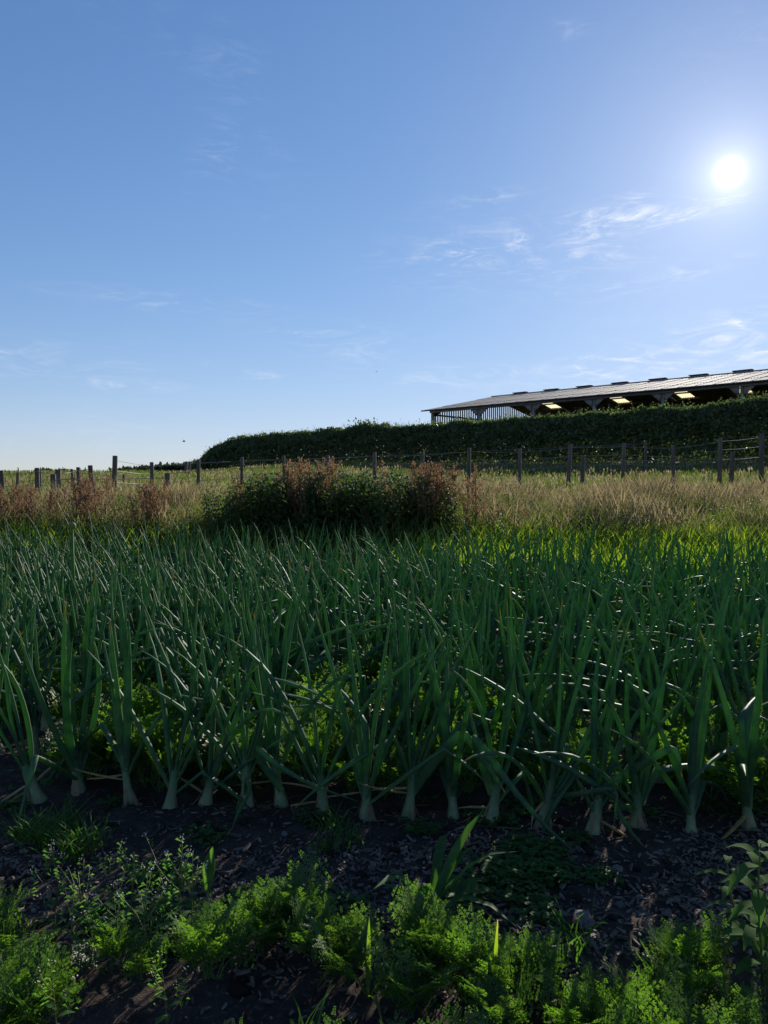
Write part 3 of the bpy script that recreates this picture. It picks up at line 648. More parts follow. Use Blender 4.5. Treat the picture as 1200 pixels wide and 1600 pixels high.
def bulb_mesh(k):
    rr = random.Random(700 + k); b = MB(); q = rr.uniform(.85, 1.15); nh = rr.uniform(.11, .16)
    prof = [(-.02, .018), (-.006, .024), (.008, .0265), (.028, .0225), (.05, .018), (.085, .0155), (nh, .0155), (nh + .03, .012)]
    n = 10; vs = []; ts = []
    for z, r_ in prof:
        for j in range(n):
            w = 2 * math.pi * j / n; rad = r_ * q * (1 + .07 * math.sin(j * 2.7 + z * 30) + (.22 * rr.random() - .06 if z < .03 else .05 * rr.random()))
            vs.append((rad * math.cos(w) * 1.08, rad * math.sin(w) * .92, z + (rr.uniform(-.006, .004) if z < .01 else 0))); ts.append(max(0, (z + .01) / (nh + .04)))
    fs = [(i * n + j, i * n + (j + 1) % n, (i + 1) * n + (j + 1) % n, (i + 1) * n + j) for i in range(len(prof) - 1) for j in range(n)]
    b.add(vs, fs, ts, rr.random())
    sk = MB()
    for i in range(rr.randint(2, 4)):
        a = rr.random() * 6.28; d = Vector((math.cos(a), math.sin(a), 0)); w = rr.uniform(.006, .011); o_ = rr.uniform(.004, .016)
        sk.blade([d * .019 * q + Vector((0, 0, rr.uniform(.05, .08))), d * (.028 * q + o_ * .3) + Vector((0, 0, .03)), d * (.032 * q + o_) + Vector((0, 0, .006)), d * (.034 * q + o_ * 1.8) + Vector((0, 0, .002))], [w * .5, w, w * .8, w * .2], (-d.y, d.x, 0), rr.random(), 0, -.3)
    for i in range(rr.randint(2, 5)):
        a = rr.random() * 6.28; d = Vector((math.cos(a), math.sin(a), 0)); L_ = rr.uniform(.03, .09); e = Vector((-d.y, d.x, 0)) * rr.gauss(0, .02)
        sk.tube([d * .026 * q + Vector((0, 0, .004)), d * (.03 + L_ * .5) + e + Vector((0, 0, .012)), d * (.03 + L_) + e * 3 + Vector((0, 0, .006))], [.0014, .0012, .0006], 3, rr.random())
    return b, nh, sk
VAR = []
def onion_variant(k):
    rr = random.Random(500 + k); bb, nh, sk = bulb_mesh(k); n = rr.randint(7, 9); lv = []
    for i in range(n):
        s = 1 if i % 2 else -1; q = i / (n - 1)                      # outer leaves first
        th = (.62 * (1 - q) ** 1.2 + .04) * rr.uniform(.7, 1.25); L = rr.uniform(.42, .58) + .10 * math.sin(q * math.pi)
        dry = q < .3 and rr.random() < .35
        if dry: th = rr.uniform(1.25, 1.9); L = rr.uniform(.14, .26)
        kink = rr.random() < (.38 if q < .45 else .17)
        pts, ks = leaf_path(rr, th, L, kink); dz = nh - .06 + .075 * q
        wm = rr.uniform(.0125, .0185) * (1 - .25 * q)
        pts = [Vector((p.x * s, p.y, p.z)) for p in pts]
        b = onion_leaf_mesh(rr, pts, wm * (.45 if dry else 1), ks=ks)
        lv.append((b, (s * .006 * (1 - q), rr.uniform(-.004, .004), dz), rr.gauss(0, .30), 'onion_dry' if dry else 'onion'))
    return bb, lv, sk
for k in range(18):
    bb, lv, sk = onion_variant(k)
    VAR.append(dict(skin=sk.mesh('dry_skin', MT['skin']), bulb=bb.mesh('onion_bulb', MT['bulb']), ba=bb.arrays(), leaves=[(b.mesh('onion_leaf', MT[m]), loc, rz, b.arrays(), m) for b, loc, rz, m in lv]))
def plant_onion(x, y, rz, sc, tilt, var, label, group, kids=True):
    o = empty('onion_plant', (x, y, gz(x, y)), rz, sc); o.rotation_euler = (tilt[0], tilt[1], rz); tag(o, label, 'onion', group)
    if kids: o.location.z -= random.uniform(0, .03)
    v = VAR[var]; q = obj('bulb', v['bulb'], o)
    if kids: obj('dry_skin', v['skin'], q)
    for me, loc, lz, _, m in v['leaves']: obj('leaf', me, o, loc, (0, 0, lz + random.gauss(0, .08)))
    return o
spots = []
FRONT = [(60, 1252), (125, 1240), (203, 1256), (263, 1264), (320, 1257), (385, 1262), (440, 1260), (505, 1270), (572, 1277), (638, 1274), (710, 1275), (768, 1286), (846, 1288), (926, 1298), (995, 1292), (1080, 1302), (1170, 1292)]
def ground_hit(px, py):
    a = ray(px, py, 1.0) - Vector((0, 0, EYE)); t = EYE / -a.z; return a.x * t, a.y * t
for px, py in FRONT: spots.append((*ground_hit(px, py), 0))
spots += [(-1.62, 2.86, 0), (1.52, 2.52, 0)]
for ri, y0 in enumerate(ROWS[1:], 1):
    hw = .5 * y0 + .55; x = -hw + random.random() * .1
    while x < hw:
        if random.random() > (.28 if ri < 3 else .08):
            y = y0 + SKEW * x + random.gauss(0, .035)
            if y < 8.0 - .10 * x: spots.append((x, y, ri))
        x += random.uniform(.135, .20)
spots.sort(key=lambda q: q[1] - SKEW * q[0])
LBL = {0: ('onion plant with pale bulb showing, in the front row beside bare mulched soil', 'onions of the front row'),
       1: ('onion plant in the second row, among carrot tops close behind the front row', 'onions of the second row'),
       2: ('onion plant in the third row of the bed, carrot leaves at its foot', 'onions of the third row')}
ORD = ['fourth', 'fifth', 'sixth', 'seventh', 'eighth', 'ninth', 'tenth', 'eleventh', 'twelfth', 'thirteenth', 'fourteenth']
for k, w in enumerate(ORD): LBL[k + 3] = ('onion plant in the %s row of the bed, counted from the bare soil' % w, 'onions of the %s row' % w)
LBM = ('onion plant in the dense rows in the middle of the bed', 'onions of the middle rows')
front_objs = []; rest = []; nplants = 0
for x, y, ri in spots:
    rz = random.gauss(0, .55) + (math.pi if random.random() < .5 else 0); sc = random.uniform(.92, 1.12) if ri else random.uniform(.95, 1.08); tl = (random.gauss(0, .09), random.gauss(0, .10 if ri else .15)); var = random.randrange(18)
    if nplants < 300:
        o = plant_onion(x, y, rz, sc, tl, var, *LBL.get(ri, LBM), kids=ri < 2); nplants += 1
        if ri == 0: front_objs.append(o)
    else: rest.append((x, y, rz, sc, tl, var))
parts = []
for x, y, rz, sc, tl, var in rest:
    v = VAR[var]; z = gz(x, y); M0 = Matrix.Translation((x, y, z)) @ Matrix.Rotation(rz, 4, 'Z') @ Matrix.Rotation(tl[1], 4, 'Y') @ Matrix.Rotation(tl[0], 4, 'X') @ Matrix.Scale(sc, 4)
    for me, loc, lz, arr, m in v['leaves']:
        M1 = M0 @ Matrix.Translation(loc) @ Matrix.Rotation(lz, 4, 'Z'); parts.append(scatter(arr, np.array(M1, np.float32)[None], np.array([random.random()])))
a = cat(parts); stuff('far_onion_leaves', a, 'onion', 'mass of onion leaves at the back of the bed before the bank', 'onions')
# leaves of front-row plants that lie bent across their neighbours and the mulch
def bent_leaf(i, pts, wm, label):
    o = front_objs[i]; o['label'] = label; del o['group']
    W = [ray(px, py, d) for px, py, d in pts]; W[-1].z = max(W[-1].z, gz(W[-1].x, W[-1].y) + .006)
    for w in W: w.z = max(w.z, gz(w.x, w.y) + .008)
    n = 14; k = len(W) - 1; P = []
    for j in range(n):
        f = j / (n - 1) * k; a_ = min(int(f), k - 1); q = f - a_; P.append(W[a_].lerp(W[a_ + 1], q))
    Q = [P[0]] + [P[j] * .6 + (P[j - 1] + P[j + 1]) * .2 for j in range(1, n - 1)] + [P[-1]]
    from mathutils import Euler
    mi = (Matrix.Translation(o.location) @ Euler(o.rotation_euler).to_matrix().to_4x4() @ Matrix.Scale(o.scale[0], 4)).inverted()
    rr = random.Random(i); b = onion_leaf_mesh(rr, [mi @ p for p in Q], wm, side=mi.to_3x3() @ Vector((.25, -.1, 1)), sides=8)
    obj('bent_leaf', b.mesh('bent_leaf', MT['onion']), o)
def fidx(px):
    x, y = ground_hit(px, 1280); return min(range(len(front_objs)), key=lambda i: abs(600 + F_PX * front_objs[i].location.x / (front_objs[i].location.y + .03) - px))
bent_leaf(fidx(768), [(768, 1240, 2.60), (745, 1165, 2.55), (738, 1150, 2.52), (762, 1178, 2.48), (800, 1232, 2.42), (850, 1290, 2.36), (905, 1343, 2.33)], .017, 'front-row onion with a long leaf fallen out flat over the mulch')
bent_leaf(fidx(638), [(640, 1245, 2.66), (665, 1205, 2.63), (700, 1165, 2.6), (725, 1142, 2.58), (740, 1165, 2.55), (775, 1215, 2.52), (790, 1240, 2.5)], .019, 'front-row onion with a broad leaf arching sideways over its neighbour')
bent_leaf(fidx(926), [(928, 1250, 2.55), (950, 1228, 2.53), (1000, 1195, 2.5), (1050, 1166, 2.47), (1060, 1180, 2.46), (1066, 1215, 2.45)], .016, 'front-row onion with one leaf reaching level and drooping at its tip')
bent_leaf(fidx(440), [(440, 1235, 2.7), (408, 1190, 2.66), (400, 1165, 2.64), (425, 1190, 2.6), (480, 1225, 2.57), (562, 1253, 2.54)], .014, 'front-row onion with a kinked leaf folded back across the next plant')
bent_leaf(fidx(385), [(383, 1240, 2.7), (385, 1215, 2.66), (392, 1235, 2.6), (372, 1270, 2.55), (362, 1296, 2.5)], .013, 'front-row onion with a leaf hanging down onto the soil at its foot')
bent_leaf(fidx(846), [(850, 1245, 2.58), (880, 1243, 2.55), (920, 1238, 2.5), (965, 1228, 2.47), (962, 1262, 2.45), (958, 1300, 2.44)], .010, 'front-row onion with a thin leaf stretched sideways and broken downward')
bent_leaf(fidx(995), [(990, 1262, 2.55), (968, 1262, 2.52), (960, 1258, 2.5), (985, 1300, 2.44), (1008, 1342, 2.38)], .013, 'front-row onion with a short leaf dropping towards the stones')
# one onion gone to bud
bx, by = pxx(110, 4.5), 4.5; o = empty('flowering_onion', (bx, by, gz(bx, by)), .3); tag(o, 'onion with a tall flower stalk and round bud above the other leaves', 'onion')
b = MB(); t = ray(113, 823, 4.5); b.tube([(0, 0, 0), (.0, 0, .25), (.01, 0, .55), ((t.x - bx) * .96, 0, t.z - .012)], [.014, .016, .013, .006], 7); st = obj('flower_stalk', b.mesh('flower_stalk', MT['weed']), o); st.rotation_euler = (0, 0, -.3)
b = MB(); b.tube([(0, 0, -.02), (0, 0, -.008), (0, 0, .006), (0, 0, .018), (0, 0, .024)], [.006, .018, .021, .014, .003], 8); bd = obj('flower_bud', b.mesh('flower_bud', MT['pod']), o, ((t.x - bx) * math.cos(.3), -(t.x - bx) * math.sin(.3), t.z))
obj('bulb', VAR[3]['bulb'], o)
for me, loc, lz, _, m in VAR[3]['leaves']: obj('leaf', me, o, loc, (0, 0, lz))

# ------------------------------------------------------------------ carrots
def frond_mesh(k):
    rr = random.Random(900 + k); b = MB(); L = .27; a = rr.uniform(.04, .32); P = [Vector((0, 0, 0))]; n = 12; cur = rr.uniform(.15, .75); yb = rr.gauss(0, .1)
    for i in range(n): a += cur / n; P.append(P[-1] + Vector((math.sin(a), yb * i / n, math.cos(a))) * (L / n))
    def at(f): q = f * n; i = min(int(q), n - 1); return P[i].lerp(P[i + 1], q - i), (P[i + 1] - P[i]).normalized()
    b.tube([at(f)[0] for f in (0, .25, .5, .75, 1)], [.0024, .002, .0016, .0012, .0006], 4, rr.random(), 1)
    npair = 7
    for i in range(npair + 1):
        f = .36 + .62 * (i / npair) ** .9 + (rr.gauss(0, .012) if i < npair else 0); c, tg = at(min(f, .999)); pl = L * .40 * (1 - .72 * (i / npair) ** 1.1) * rr.uniform(.7, 1.2)
        nrm = tg.cross(Vector((0, 1, 0))).normalized()
        for s in ((-1, 1) if i < npair else (0,)):
            sd_ = Vector((0, s, 0)); d = (tg * (.62 if s else 1) + sd_ * rr.uniform(.6, 1.0) + nrm * rr.uniform(-.35, .25)).normalized()
            b.add([c - tg * .0012, c + tg * .0012, c + d * pl * .8], [(0, 1, 2)], 0, rr.random(), 1)
            pw = d.cross(nrm).normalized()
            for j in range(4):
                g = .2 + .76 * j / 3; q = c + d * pl * g - nrm * (.12 * pl * g * g); ll = pl * .40 * (1 - .5 * g)
                for e in (-1, 1):
                    dd = (d * .75 + pw * e * .8 + nrm * rr.uniform(-.15, .15)).normalized()
                    for z, w_ in ((0, 1.0), (-.65, .72), (.65, .72)):
                        sd2 = dd.cross(nrm).normalized(); d3 = (dd + sd2 * z).normalized(); l3 = ll * w_ * rr.uniform(.8, 1.2); s3 = d3.cross(nrm).normalized() * l3 * .17; o3 = q + dd * ll * (.0 if z == 0 else .22)
                        b.add([o3, o3 + d3 * l3 * .55 + s3, o3 + d3 * l3, o3 + d3 * l3 * .55 - s3], [(0, 1, 2), (0, 2, 3)], [0, .5, 1, .5], rr.random(), 0)
    return b.mesh('carrot_leaf', [MT['carrot'], MT['carrot_stem']], smooth=False)
fronds = [frond_mesh(k) for k in range(10)]
def carrot(x, y, h, n, label, group):
    o = empty('carrot_plant', (x, y, gz(x, y) - .005), random.random() * 6.28); tag(o, label, 'carrot', group)
    for i in range(n):
        q = i / max(1, n - 1); s = h / .27 * random.uniform(.75, 1.1)
        obj('leaf', random.choice(fronds), o, (random.gauss(0, .006), random.gauss(0, .006), 0), (random.gauss(0, .12), random.uniform(-.15, .3), i * 2.4 + random.gauss(0, .4)), s)
# (photo column, row of the foot, height, spread columns, count)
def carrot_patch(px, py, n, sx, sy, h, label, group):
    for k in range(n):
        x, y = ground_hit(px + random.gauss(0, sx), min(1900, py + random.gauss(0, sy))); carrot(x, y, h * random.uniform(.8, 1.2), random.randint(5, 8), label, group)
carrot_patch(45, 1590, 5, 38, 45, .17, 'carrot with bright feathery top near the dusty white-flowered weeds', 'carrots beside the white-flowered weeds')
carrot_patch(205, 1520, 2, 18, 15, .12, 'small carrot top beside bare dark soil', 'small carrots beside bare soil')
carrot_patch(405, 1500, 6, 45, 22, .17, 'carrot in the big bushy clump beside the upright oval leaf', 'carrots of the bushy clump')
carrot_patch(545, 1520, 4, 35, 20, .14, 'carrot on the side of the bushy clump next to the mulch', 'carrots next to the mulch')
carrot_patch(690, 1570, 6, 40, 30, .17, 'carrot in the clump under the strap-leaved weed', 'carrots under the strap-leaved weed')
carrot_patch(830, 1560, 5, 45, 25, .14, 'carrot in the low clump beside the grey stone and mulch', 'carrots beside the grey stone')
carrot_patch(960, 1640, 5, 55, 30, .14, 'carrot top low in the gap between two carrot clumps', 'carrots in the gap')
carrot_patch(1095, 1555, 5, 35, 22, .16, 'carrot in the clump beside the tall lance-leaved weed', 'carrots beside the lance-leaved weed')
carrot_patch(420, 1700, 6, 120, 30, .13, 'carrot top on the outer side of the row, away from the onions', 'carrots on the outer side')
carrot_patch(1130, 1690, 4, 40, 30, .15, 'carrot top under the lance-leaved weed, on its side away from the onions', 'carrots below the lance-leaved weed')
carrot_patch(690, 1720, 5, 80, 30, .15, 'carrot top standing close before the strap-leaved weed', 'carrots before the strap-leaved weed')
for y0, n, h in ((2.88, 34, .27), (3.28, 36, .29), (3.66, 30, .28), (4.04, 20, .27), (4.4, 16, .27), (5.2, 22, .27), (6.2, 16, .27)):
    for k in range(n):
        hw = .5 * y0 + .2; x = random.uniform(-hw, hw)
        if y0 < 3 and noise.noise(Vector((x * 1.7, y0, 0))) < -.25: continue
        carrot(x, y0 + SKEW * x + random.gauss(0, .05), h * random.uniform(.75, 1.2), random.randint(5, 8),
               'carrot top growing just behind the front row of onions' if y0 < 3.4 else 'carrot top showing between the onion rows deeper in the bed', 'carrots behind the front onions' if y0 < 3.4 else 'carrots deep in the onion bed')

# ------------------------------------------------------------------ foreground weeds
def leafy(b, p0, d, L, w, r, m=0, arch=.35, up=.5):
    d = Vector(d).normalized(); pts = [p0 + d * L * q + Vector((0, 0, up * L * q - arch * L * q * q * 1.4)) for q in (0, .2, .45, .72, 1)]
    b.blade(pts, [w * .25, w * .8, w, w * .7, .0008], (-d.y, d.x, 0), r, m, .22)
def purse(k):
    rr = random.Random(40 + k); s = MB(); f = MB(); P = MB(); h = rr.uniform(.2, .3); lx, ly = rr.gauss(0, .05), rr.gauss(0, .05)
    st = [Vector((lx * q * q, ly * q * q, h * q)) for q in (0, .35, .7, 1)]; s.tube(st, [.002, .0017, .0013, .0009], 4, .5)
    tips = [st[-1]]
    for j in range(4):
        q = rr.uniform(.35, .75); c = Vector((lx * q * q, ly * q * q, h * q)); a = rr.random() * 6.28; e = c + Vector((math.cos(a) * .06, math.sin(a) * .06, .08)); s.tube([c, (c + e) / 2 + Vector((0, 0, -.008)), e], [.0013, .001, .0007], 3, .5); tips.append(e)
    for tp in tips:
        for j in range(9):
            c = tp + Vector((rr.gauss(0, .006), rr.gauss(0, .006), rr.gauss(.002, .005))); w = rr.uniform(.0012, .0026); a = rr.random() * 3; v = Vector((math.cos(a), math.sin(a), rr.gauss(0, .5))) * w; u = Vector((-v.y, v.x, w * .7))
            f.add([c - v, c - u, c + v, c + u], [(0, 1, 2, 3)], 0, rr.random())
        for j in range(7):
            a = rr.random() * 6.28; c = tp - Vector((lx * .2, ly * .2, .012 + .01 * j)); e = c + Vector((math.cos(a), math.sin(a), .5)) * .012; P.add([c, e + Vector((0, 0, .004)), e + Vector((math.cos(a + .5) * .006, math.sin(a + .5) * .006, 0))], [(0, 1, 2)], 0, rr.random())
    for i in range(7):
        a = i * 2.4; leafy(P, Vector((0, 0, .01 + .02 * i)), (math.cos(a), math.sin(a), 0), rr.uniform(.03, .07), .008, rr.random())
    return s.mesh('stem', MT['stem']), f.mesh('flowers', MT['flower']), P.mesh('leaves', MT['weed_pale'])
def flag(nm, q):
    if nm == 'flowers': q['kind'] = 'stuff'
purses = [purse(k) for k in range(5)]
for px, py in ((130, 1440), (170, 1400), (180, 1450), (205, 1420), (225, 1455), (150, 1480), (262, 1400), (280, 1420), (85, 1420), (240, 1475), (300, 1440), (110, 1490)):
    x, y = ground_hit(px, py + 40); o = empty('white_flowered_weed', (x, y, gz(x, y) - .003), random.random() * 6.28, random.uniform(.7, 1.05)); tag(o, 'thin stemmed weed with tiny white flowers beside the oval leaf', 'weed', 'white-flowered weeds')
    for nm, me in zip(('stem', 'flowers', 'leaves'), random.choice(purses)): flag(nm, obj(nm, me, o))
for px, py, lab in ((262, 1640, 'lone white-flowered weed in front of the bushy carrot clump'), (90, 1660, 'tall pale-headed weed rising through the feathery carrots')):
    x, y = ground_hit(px, py); o = empty('white_flowered_weed', (x, y, gz(x, y) - .003), 1.0, .8); tag(o, lab, 'weed')
    for nm, me in zip(('stem', 'flowers', 'leaves'), purses[1]): flag(nm, obj(nm, me, o))
def single_leaves(name, px, py, specs, m, label, catg, stem=None):
    """each leaf its own part: (azimuth, length, half width, rise, arch, height of its foot)"""
    x, y = ground_hit(px, py); o = empty(name, (x, y, gz(x, y) - .003)); tag(o, label, catg)
    if stem:
        b = MB(); b.tube([Vector(s) for s in stem], [.004 - .0025 * i / (len(stem) - 1) for i in range(len(stem))], 5); obj('stem', b.mesh('stem', MT['stem']), o)
    for a, L, w, up, arch, z in specs:
        b = MB(); leafy(b, Vector((0, 0, 0)), (math.cos(a), math.sin(a), 0), L, w, random.random(), 0, arch, up)
        if stem:
            f = min(.999, z / stem[-1][2]) * (len(stem) - 1); i = int(f); c = Vector(stem[i]).lerp(Vector(stem[i + 1]), f - i)
        else: c = Vector((0, 0, z))
        obj('leaf', b.mesh('leaf', MT[m]), o, c)
    return o
single_leaves('oval_leaf_weed', 322, 1395, [(1.2, .035, .022, 4.2, .5, 0), (3.4, .06, .018, .6, .4, 0), (-.4, .06, .018, .5, .4, 0), (4.4, .055, .016, .4, .4, 0)], 'weed_pale', 'young weed with one upright bright oval leaf beside the mulch', 'weed')
rr = random.Random(5)
single_leaves('strap_leaf_weed', 672, 1440, [(rr.random() * 6.28, rr.uniform(.1, .24), rr.uniform(.009, .017), rr.uniform(.6, 1.8), rr.uniform(.4, .9), rr.uniform(0, .05)) for _ in range(20)], 'weed', 'dark clump of strap-leaved weed at the edge of the mulch', 'weed')
single_leaves('broad_leaf_weed', 720, 1400, [(rr.random() * 6.28, rr.uniform(.05, .1), rr.uniform(.016, .03), rr.uniform(.5, 1.6), .5, 0) for _ in range(9)], 'weed', 'broad-leaved seedling beside the strap-leaved weed', 'weed')
stem = [(0, 0, 0), (-.01, 0, .12), (-.02, 0, .24), (-.015, 0, .36)]
single_leaves('lance_leaf_weed', 1195, 1560, [(i * 2.4 + .3, rr.uniform(.07, .13), rr.uniform(.011, .017), rr.uniform(.2, .9), .5, .04 + .31 * i / 29) for i in range(30)], 'weed_pale', 'tall weed with long pale lance-shaped leaves beside the carrots', 'weed', stem)
single_leaves('lance_leaf_weed', 1165, 1500, [(i * 2.4 + 1.3, rr.uniform(.05, .09), rr.uniform(.007, .012), rr.uniform(.2, .7), .5, .03 + .2 * i / 13) for i in range(14)], 'weed_pale', 'smaller lance-leaved weed against the foot of the tall one', 'weed', [(0, 0, 0), (-.02, 0, .08), (-.04, 0, .16), (-.05, 0, .24)])
single_leaves('grey_leaf_seedling', 460, 1400, [(i * 1.5, .03, .014, .2, .3, .01) for i in range(4)], 'weed', 'flat round-leaved seedling on the mulch behind the bushy clump', 'weed')
single_leaves('small_dock', 372, 1275, [(1.4, .035, .012, 1.8, .4, 0), (3.0, .03, .009, .8, .4, 0), (5.2, .03, .010, .7, .4, 0)], 'weed_pale', 'little bright seedling between two front-row onions', 'weed')
single_leaves('grass_blade_weed', 770, 1590, [(1.1, .03, .006, 7, .2, 0), (2.3, .12, .006, 1.4, .6, 0), (4.2, .1, .005, 1.2, .6, 0), (.2, .13, .006, 1.5, .7, 0)], 'grass', 'grass shoot with one upright blade amid the low carrot clump', 'grass')
single_leaves('grass_blade_weed', 575, 1560, [(1.5, .03, .006, 6, .2, 0), (2.6, .12, .006, 1.4, .6, 0), (.4, .1, .005, 1.3, .6, 0), (5.0, .11, .006, 1.2, .7, 0)], 'grass', 'grass shoot at the side of the bushy carrot clump', 'grass')
single_leaves('sow_thistle', 880, 1720, [(rr.random() * 6.28, rr.uniform(.08, .15), rr.uniform(.012, .02), rr.uniform(.4, 1.4), .6, rr.uniform(0, .06)) for _ in range(9)], 'weed_pale', 'broad pale-leaved weed among the carrots, away from the onions', 'weed')
def tuft(px, py, n, h, label, group):
    x, y = ground_hit(px, py); P = np.stack([rng.normal(0, .025, n), rng.normal(0, .025, n), np.zeros(n)], 1)
    V, T, t, r = blades(P, rng.uniform(.5, 1, n) * h, rng.uniform(.003, .006, n), .8, rng.random(n)); o = obj('grass_tuft', mesh_np('grass_tuft', V, T, t, r, MT['weed']), None, (x, y, gz(x, y) - .004)); tag(o, label, 'grass', group)
for px, py in ((75, 1320), (110, 1345), (95, 1300), (40, 1310), (135, 1330)): tuft(px, py, 60, .12, 'dark grass tuft in the shade before the end of the front row', 'dark tufts before the front row')
for px, py in ((525, 1300), (545, 1320), (510, 1330)): tuft(px, py, 36, .08, 'small grass tuft on the mulch before the middle front-row onions', 'tufts on the mulch')
for px, py in ((660, 1700), (900, 1500), (470, 1690), (1010, 1560), (560, 1720)): tuft(px, py, 24, .14, 'grass tuft standing among the bushy carrot clumps', 'tufts among the carrots')
def creeper(k):
    rr = random.Random(60 + k); b = MB()
    for i in range(46):
        a = rr.random() * 6.28; q = rr.random() ** .6 * .075; c = Vector((math.cos(a) * q, math.sin(a) * q, rr.uniform(.006, .03)))
        for e in range(3): aa = rr.random() * 6.28; leafy(b, c, (math.cos(aa), math.sin(aa), 0), .016, .0065, rr.random(), 0, .2, rr.uniform(0, .5))
    for i in range(9): a = rr.random() * 6.28; b.tube([(0, 0, 0), (math.cos(a) * .04, math.sin(a) * .04, .012), (math.cos(a) * .08, math.sin(a) * .08, .008)], .0009, 3, .5)
    return b.mesh('creeping_weed', MT['weed'])
creepers = [creeper(k) for k in range(4)]
for k in range(46):
    if k < 20: px, py, lab, gr = random.gauss(820, 45), random.gauss(1375, 24), 'low creeping weed mat on the mulch below the fallen onion leaf', 'creeping weeds below the fallen leaf'
    elif k < 34: px, py, lab, gr = random.uniform(150, 560), random.uniform(1360, 1480), 'low creeping weed around the white-flowered weeds', 'creeping weeds near white flowers'
    else: px, py, lab, gr = random.uniform(0, 1200), random.uniform(1255, 1310), 'low creeping weed at the feet of the front-row onions', 'creeping weeds at the onion feet'
    x, y = ground_hit(px, py); o = obj('creeping_weed', creepers[k % 4], None, (x, y, gz(x, y)), (0, 0, random.random() * 6.28), random.uniform(.7, 1.2)); tag(o, lab, 'weed', gr)
# low weeds under the onions
n = 9000; y = rng.uniform(2.75, 8.0, n); x = (rng.random(n) * 2 - 1) * (.5 * y + .3); xy = np.stack([x, y + SKEW * x], 1); keep = cl_noise(xy, 2.2, 3) > -.05; xy = xy[keep]
P = on_ground(xy, .0); P[:, 2] += rng.random(len(P)) ** 2 * .10
stuff('bed_undergrowth', leaf_cloud(P, rng.uniform(.02, .05, len(P)), rng.random(len(P))), 'weed', 'low weedy undergrowth on the soil between the onion rows', 'weeds')

# ------------------------------------------------------------------ mulch, clods and stones
def chip_mesh(k):
    rr = random.Random(20 + k); b = MB(); L = rr.uniform(.006, .017); w = rr.uniform(.0025, .0055); h = .0018
    o = [(-L, -w * .5), (-L * .5, -w), (L * .8, -w * .8), (L, w * .3), (L * .3, w), (-L * .8, w * .7)]; vs = [(x, y, -h) for x, y in o] + [(x * .96, y * .9, h + rr.uniform(0, .002)) for x, y in o]
    b.add(vs, [tuple(range(6, 12))] + [(i, (i + 1) % 6, 6 + (i + 1) % 6, 6 + i) for i in range(6)], 0, rr.random()); return b
chips = [chip_mesh(k) for k in range(7)]; chip_me = [b.mesh('wood_chip', MT['chip'], smooth=False) for b in chips]
def chip_spot():
    while True:
        px = random.uniform(-20, 1220); py = random.triangular(1255, 1620, 1340); x, y = ground_hit(px, py)
        if noise.noise(Vector((x * 2.1, y * 2.6, 5))) + .35 * sm(300, 620, px) > random.uniform(-.35, .5): return x, y
for k in range(290):
    x, y = chip_spot(); obj('wood_chip', random.choice(chip_me), ground, (x, y, gz(x, y) + .008), (random.gauss(0, .3), random.gauss(0, .3), random.random() * 6.28), random.uniform(.9, 1.6))
parts = []
for k in range(7):
    ms = []
    for j in range(700):
        x, y = chip_spot(); ms.append(np.array(Matrix.Translation((x, y, gz(x, y) + .006)) @ Matrix.Rotation(random.random() * 6.28, 4, 'Z') @ Matrix.Rotation(random.gauss(0, .35), 4, 'X') @ Matrix.Rotation(random.gauss(0, .3), 4, 'Y') @ Matrix.Scale(random.uniform(.35, .95), 4), np.float32))
    parts.append(scatter(chips[k].arrays(), np.array(ms), rng.random(700)))
V, T, t, r = cat(parts); o = obj('wood_chip_mulch', mesh_np('wood_chip_mulch', V, T, t, r, MT['chip'], smooth=False)); tag(o, 'fine wood chip mulch scattered over the dark bare soil', 'mulch', None, 'stuff')
def lump_mesh(k, m):
    rr = random.Random(80 + k); b = MB(); n, q = 9, 6; vs = []
    for i in range(q + 1):
        for j in range(n):
            a, e = 2 * math.pi * j / n, math.pi * i / q; d = Vector((math.sin(e) * math.cos(a), math.sin(e) * math.sin(a), math.cos(e))); f = 1 + .45 * noise.noise(d * 1.3 + Vector((k * 3.1, 0, 0))); vs.append((d.x * f, d.y * f * .8, d.z * f * .55))
    b.add(vs, [(i * n + j, (i + 1) * n + j, (i + 1) * n + (j + 1) % n, i * n + (j + 1) % n) for i in range(q) for j in range(n)], 0, rr.random()); return b.mesh(m, MT[m], smooth=(m == 'clod'))
stones = [lump_mesh(k, 'stone') for k in range(4)]; clods = [lump_mesh(k + 9, 'clod') for k in range(5)]
for px, py, s, lab in ((802, 1347, .020, 'grey stone beside the tip of the fallen onion leaf'), (933, 1332, .013, 'small pale stone on the mulch below the drooping leaf'), (908, 1440, .034, 'large dark stone at the edge of the low carrot clump'),
                       (965, 1360, .018, 'flat brown stone on the mulch between the leaf tips'), (1000, 1400, .012, 'little stone in the open mulch before the lance-leaved weed'), (445, 1305, .012, 'small stone on the mulch before the kinked onion'), (968, 1415, .016, 'brown stone in the open mulch near the large dark one')):
    x, y = ground_hit(px, py); o = obj('stone', random.choice(stones), None, (x, y, gz(x, y) + s * .3), (0, 0, random.random() * 6), s); tag(o, lab, 'stone')
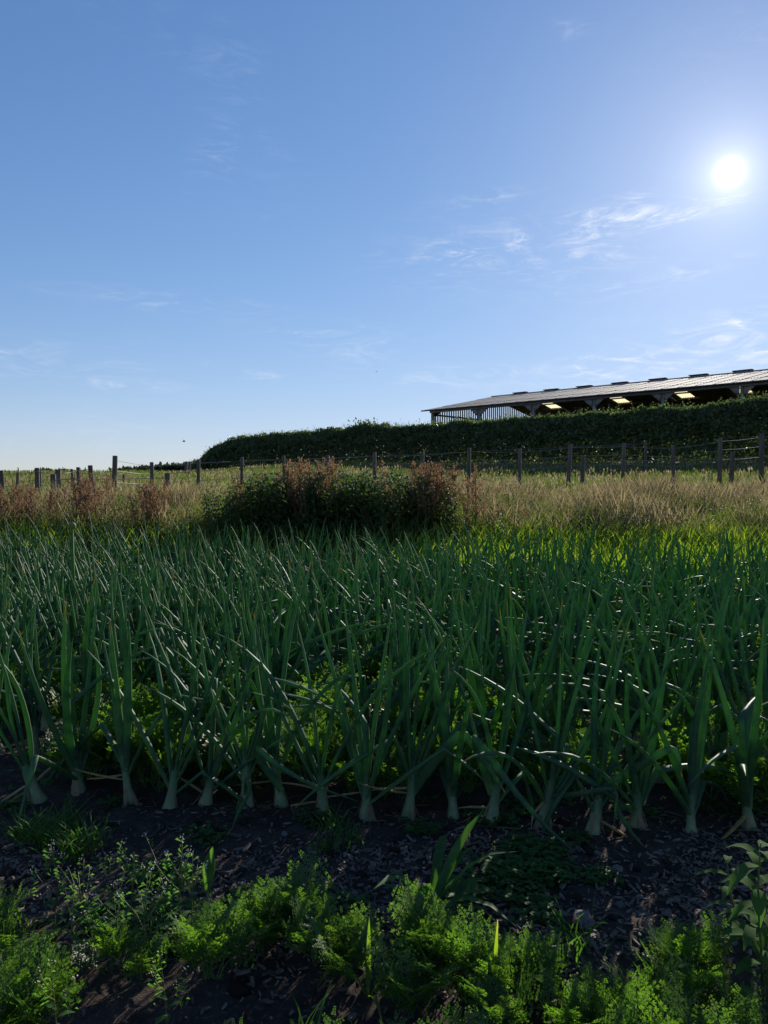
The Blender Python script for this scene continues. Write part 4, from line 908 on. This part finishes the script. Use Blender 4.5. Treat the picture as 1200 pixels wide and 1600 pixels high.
for k in range(70):
    x, y = ground_hit(random.uniform(-10, 1210), random.triangular(1225, 1650, 1270)); s = random.uniform(.010, .03)
    o = obj('soil_clod', random.choice(clods), None, (x, y, gz(x, y) + s * .25), (random.random() * .4, 0, random.random() * 6.28), s); tag(o, 'dark crumbly clod of earth lying on the bare soil', 'clod', 'clods on the bare soil')
# pale dead stalks and roots lying on the soil
for k in range(26):
    x, y = ground_hit(random.uniform(20, 1180), random.uniform(1240, 1330)); a = random.random() * 6.28; L = random.uniform(.05, .16); b = MB(); pts = []
    for q in range(6):
        f = q / 5 - .5; X, Y = L * f, .03 * math.sin(f * 5 + k); wx, wy = x + X * math.cos(a) - Y * math.sin(a), y + X * math.sin(a) + Y * math.cos(a); pts.append((X, Y, gz(wx, wy) - gz(x, y) + .008 + random.random() * .008))
    b.tube(pts, [.002, .0026, .0024, .0022, .0018, .001], 4); o = obj('dead_stalk', b.mesh('dead_stalk', MT['straw']), None, (x, y, gz(x, y)), (0, 0, a)); tag(o, 'pale dry stalk curled on the soil at the onions\' feet', 'stalk', 'dry stalks at the onion feet')

# ------------------------------------------------------------------ birds
def bird(px, py, d, s, roll, yaw, label):
    c = ray(px, py, d); o = empty('bird', c, yaw, s); o.rotation_euler = (roll, .1, yaw); tag(o, label, 'bird')
    b = MB(); b.tube([(-.5, 0, 0), (-.32, 0, .02), (0, 0, 0), (.28, 0, .02), (.42, 0, .05), (.55, 0, .02)], [.03, .09, .16, .13, .1, .01], 8, flat=.85); obj('body', b.mesh('body', MT['bird']), o)
    b = MB(); b.blade([(-.4, 0, .01), (-.65, 0, .01), (-.85, 0, .02)], [.06, .12, .16], (0, 1, 0)); obj('tail', b.mesh('tail', MT['bird']), o)
    for sg in (-1, 1):
        b = MB(); b.blade([(.1, sg * .08, .05), (.15, sg * .45, .38), (0, sg * .8, .5), (-.25, sg * 1.15, .42)], [.2, .2, .14, .01], (1, 0, 0)); obj('wing', b.mesh('wing', MT['bird']), o)
bird(287, 690, 34, .13, .2, .5, 'small dark bird flying low above the end of the hedgerow')
bird(588, 581, 48, .09, .0, 1.0, 'tiny dark bird high in the open sky above the hedgerow')
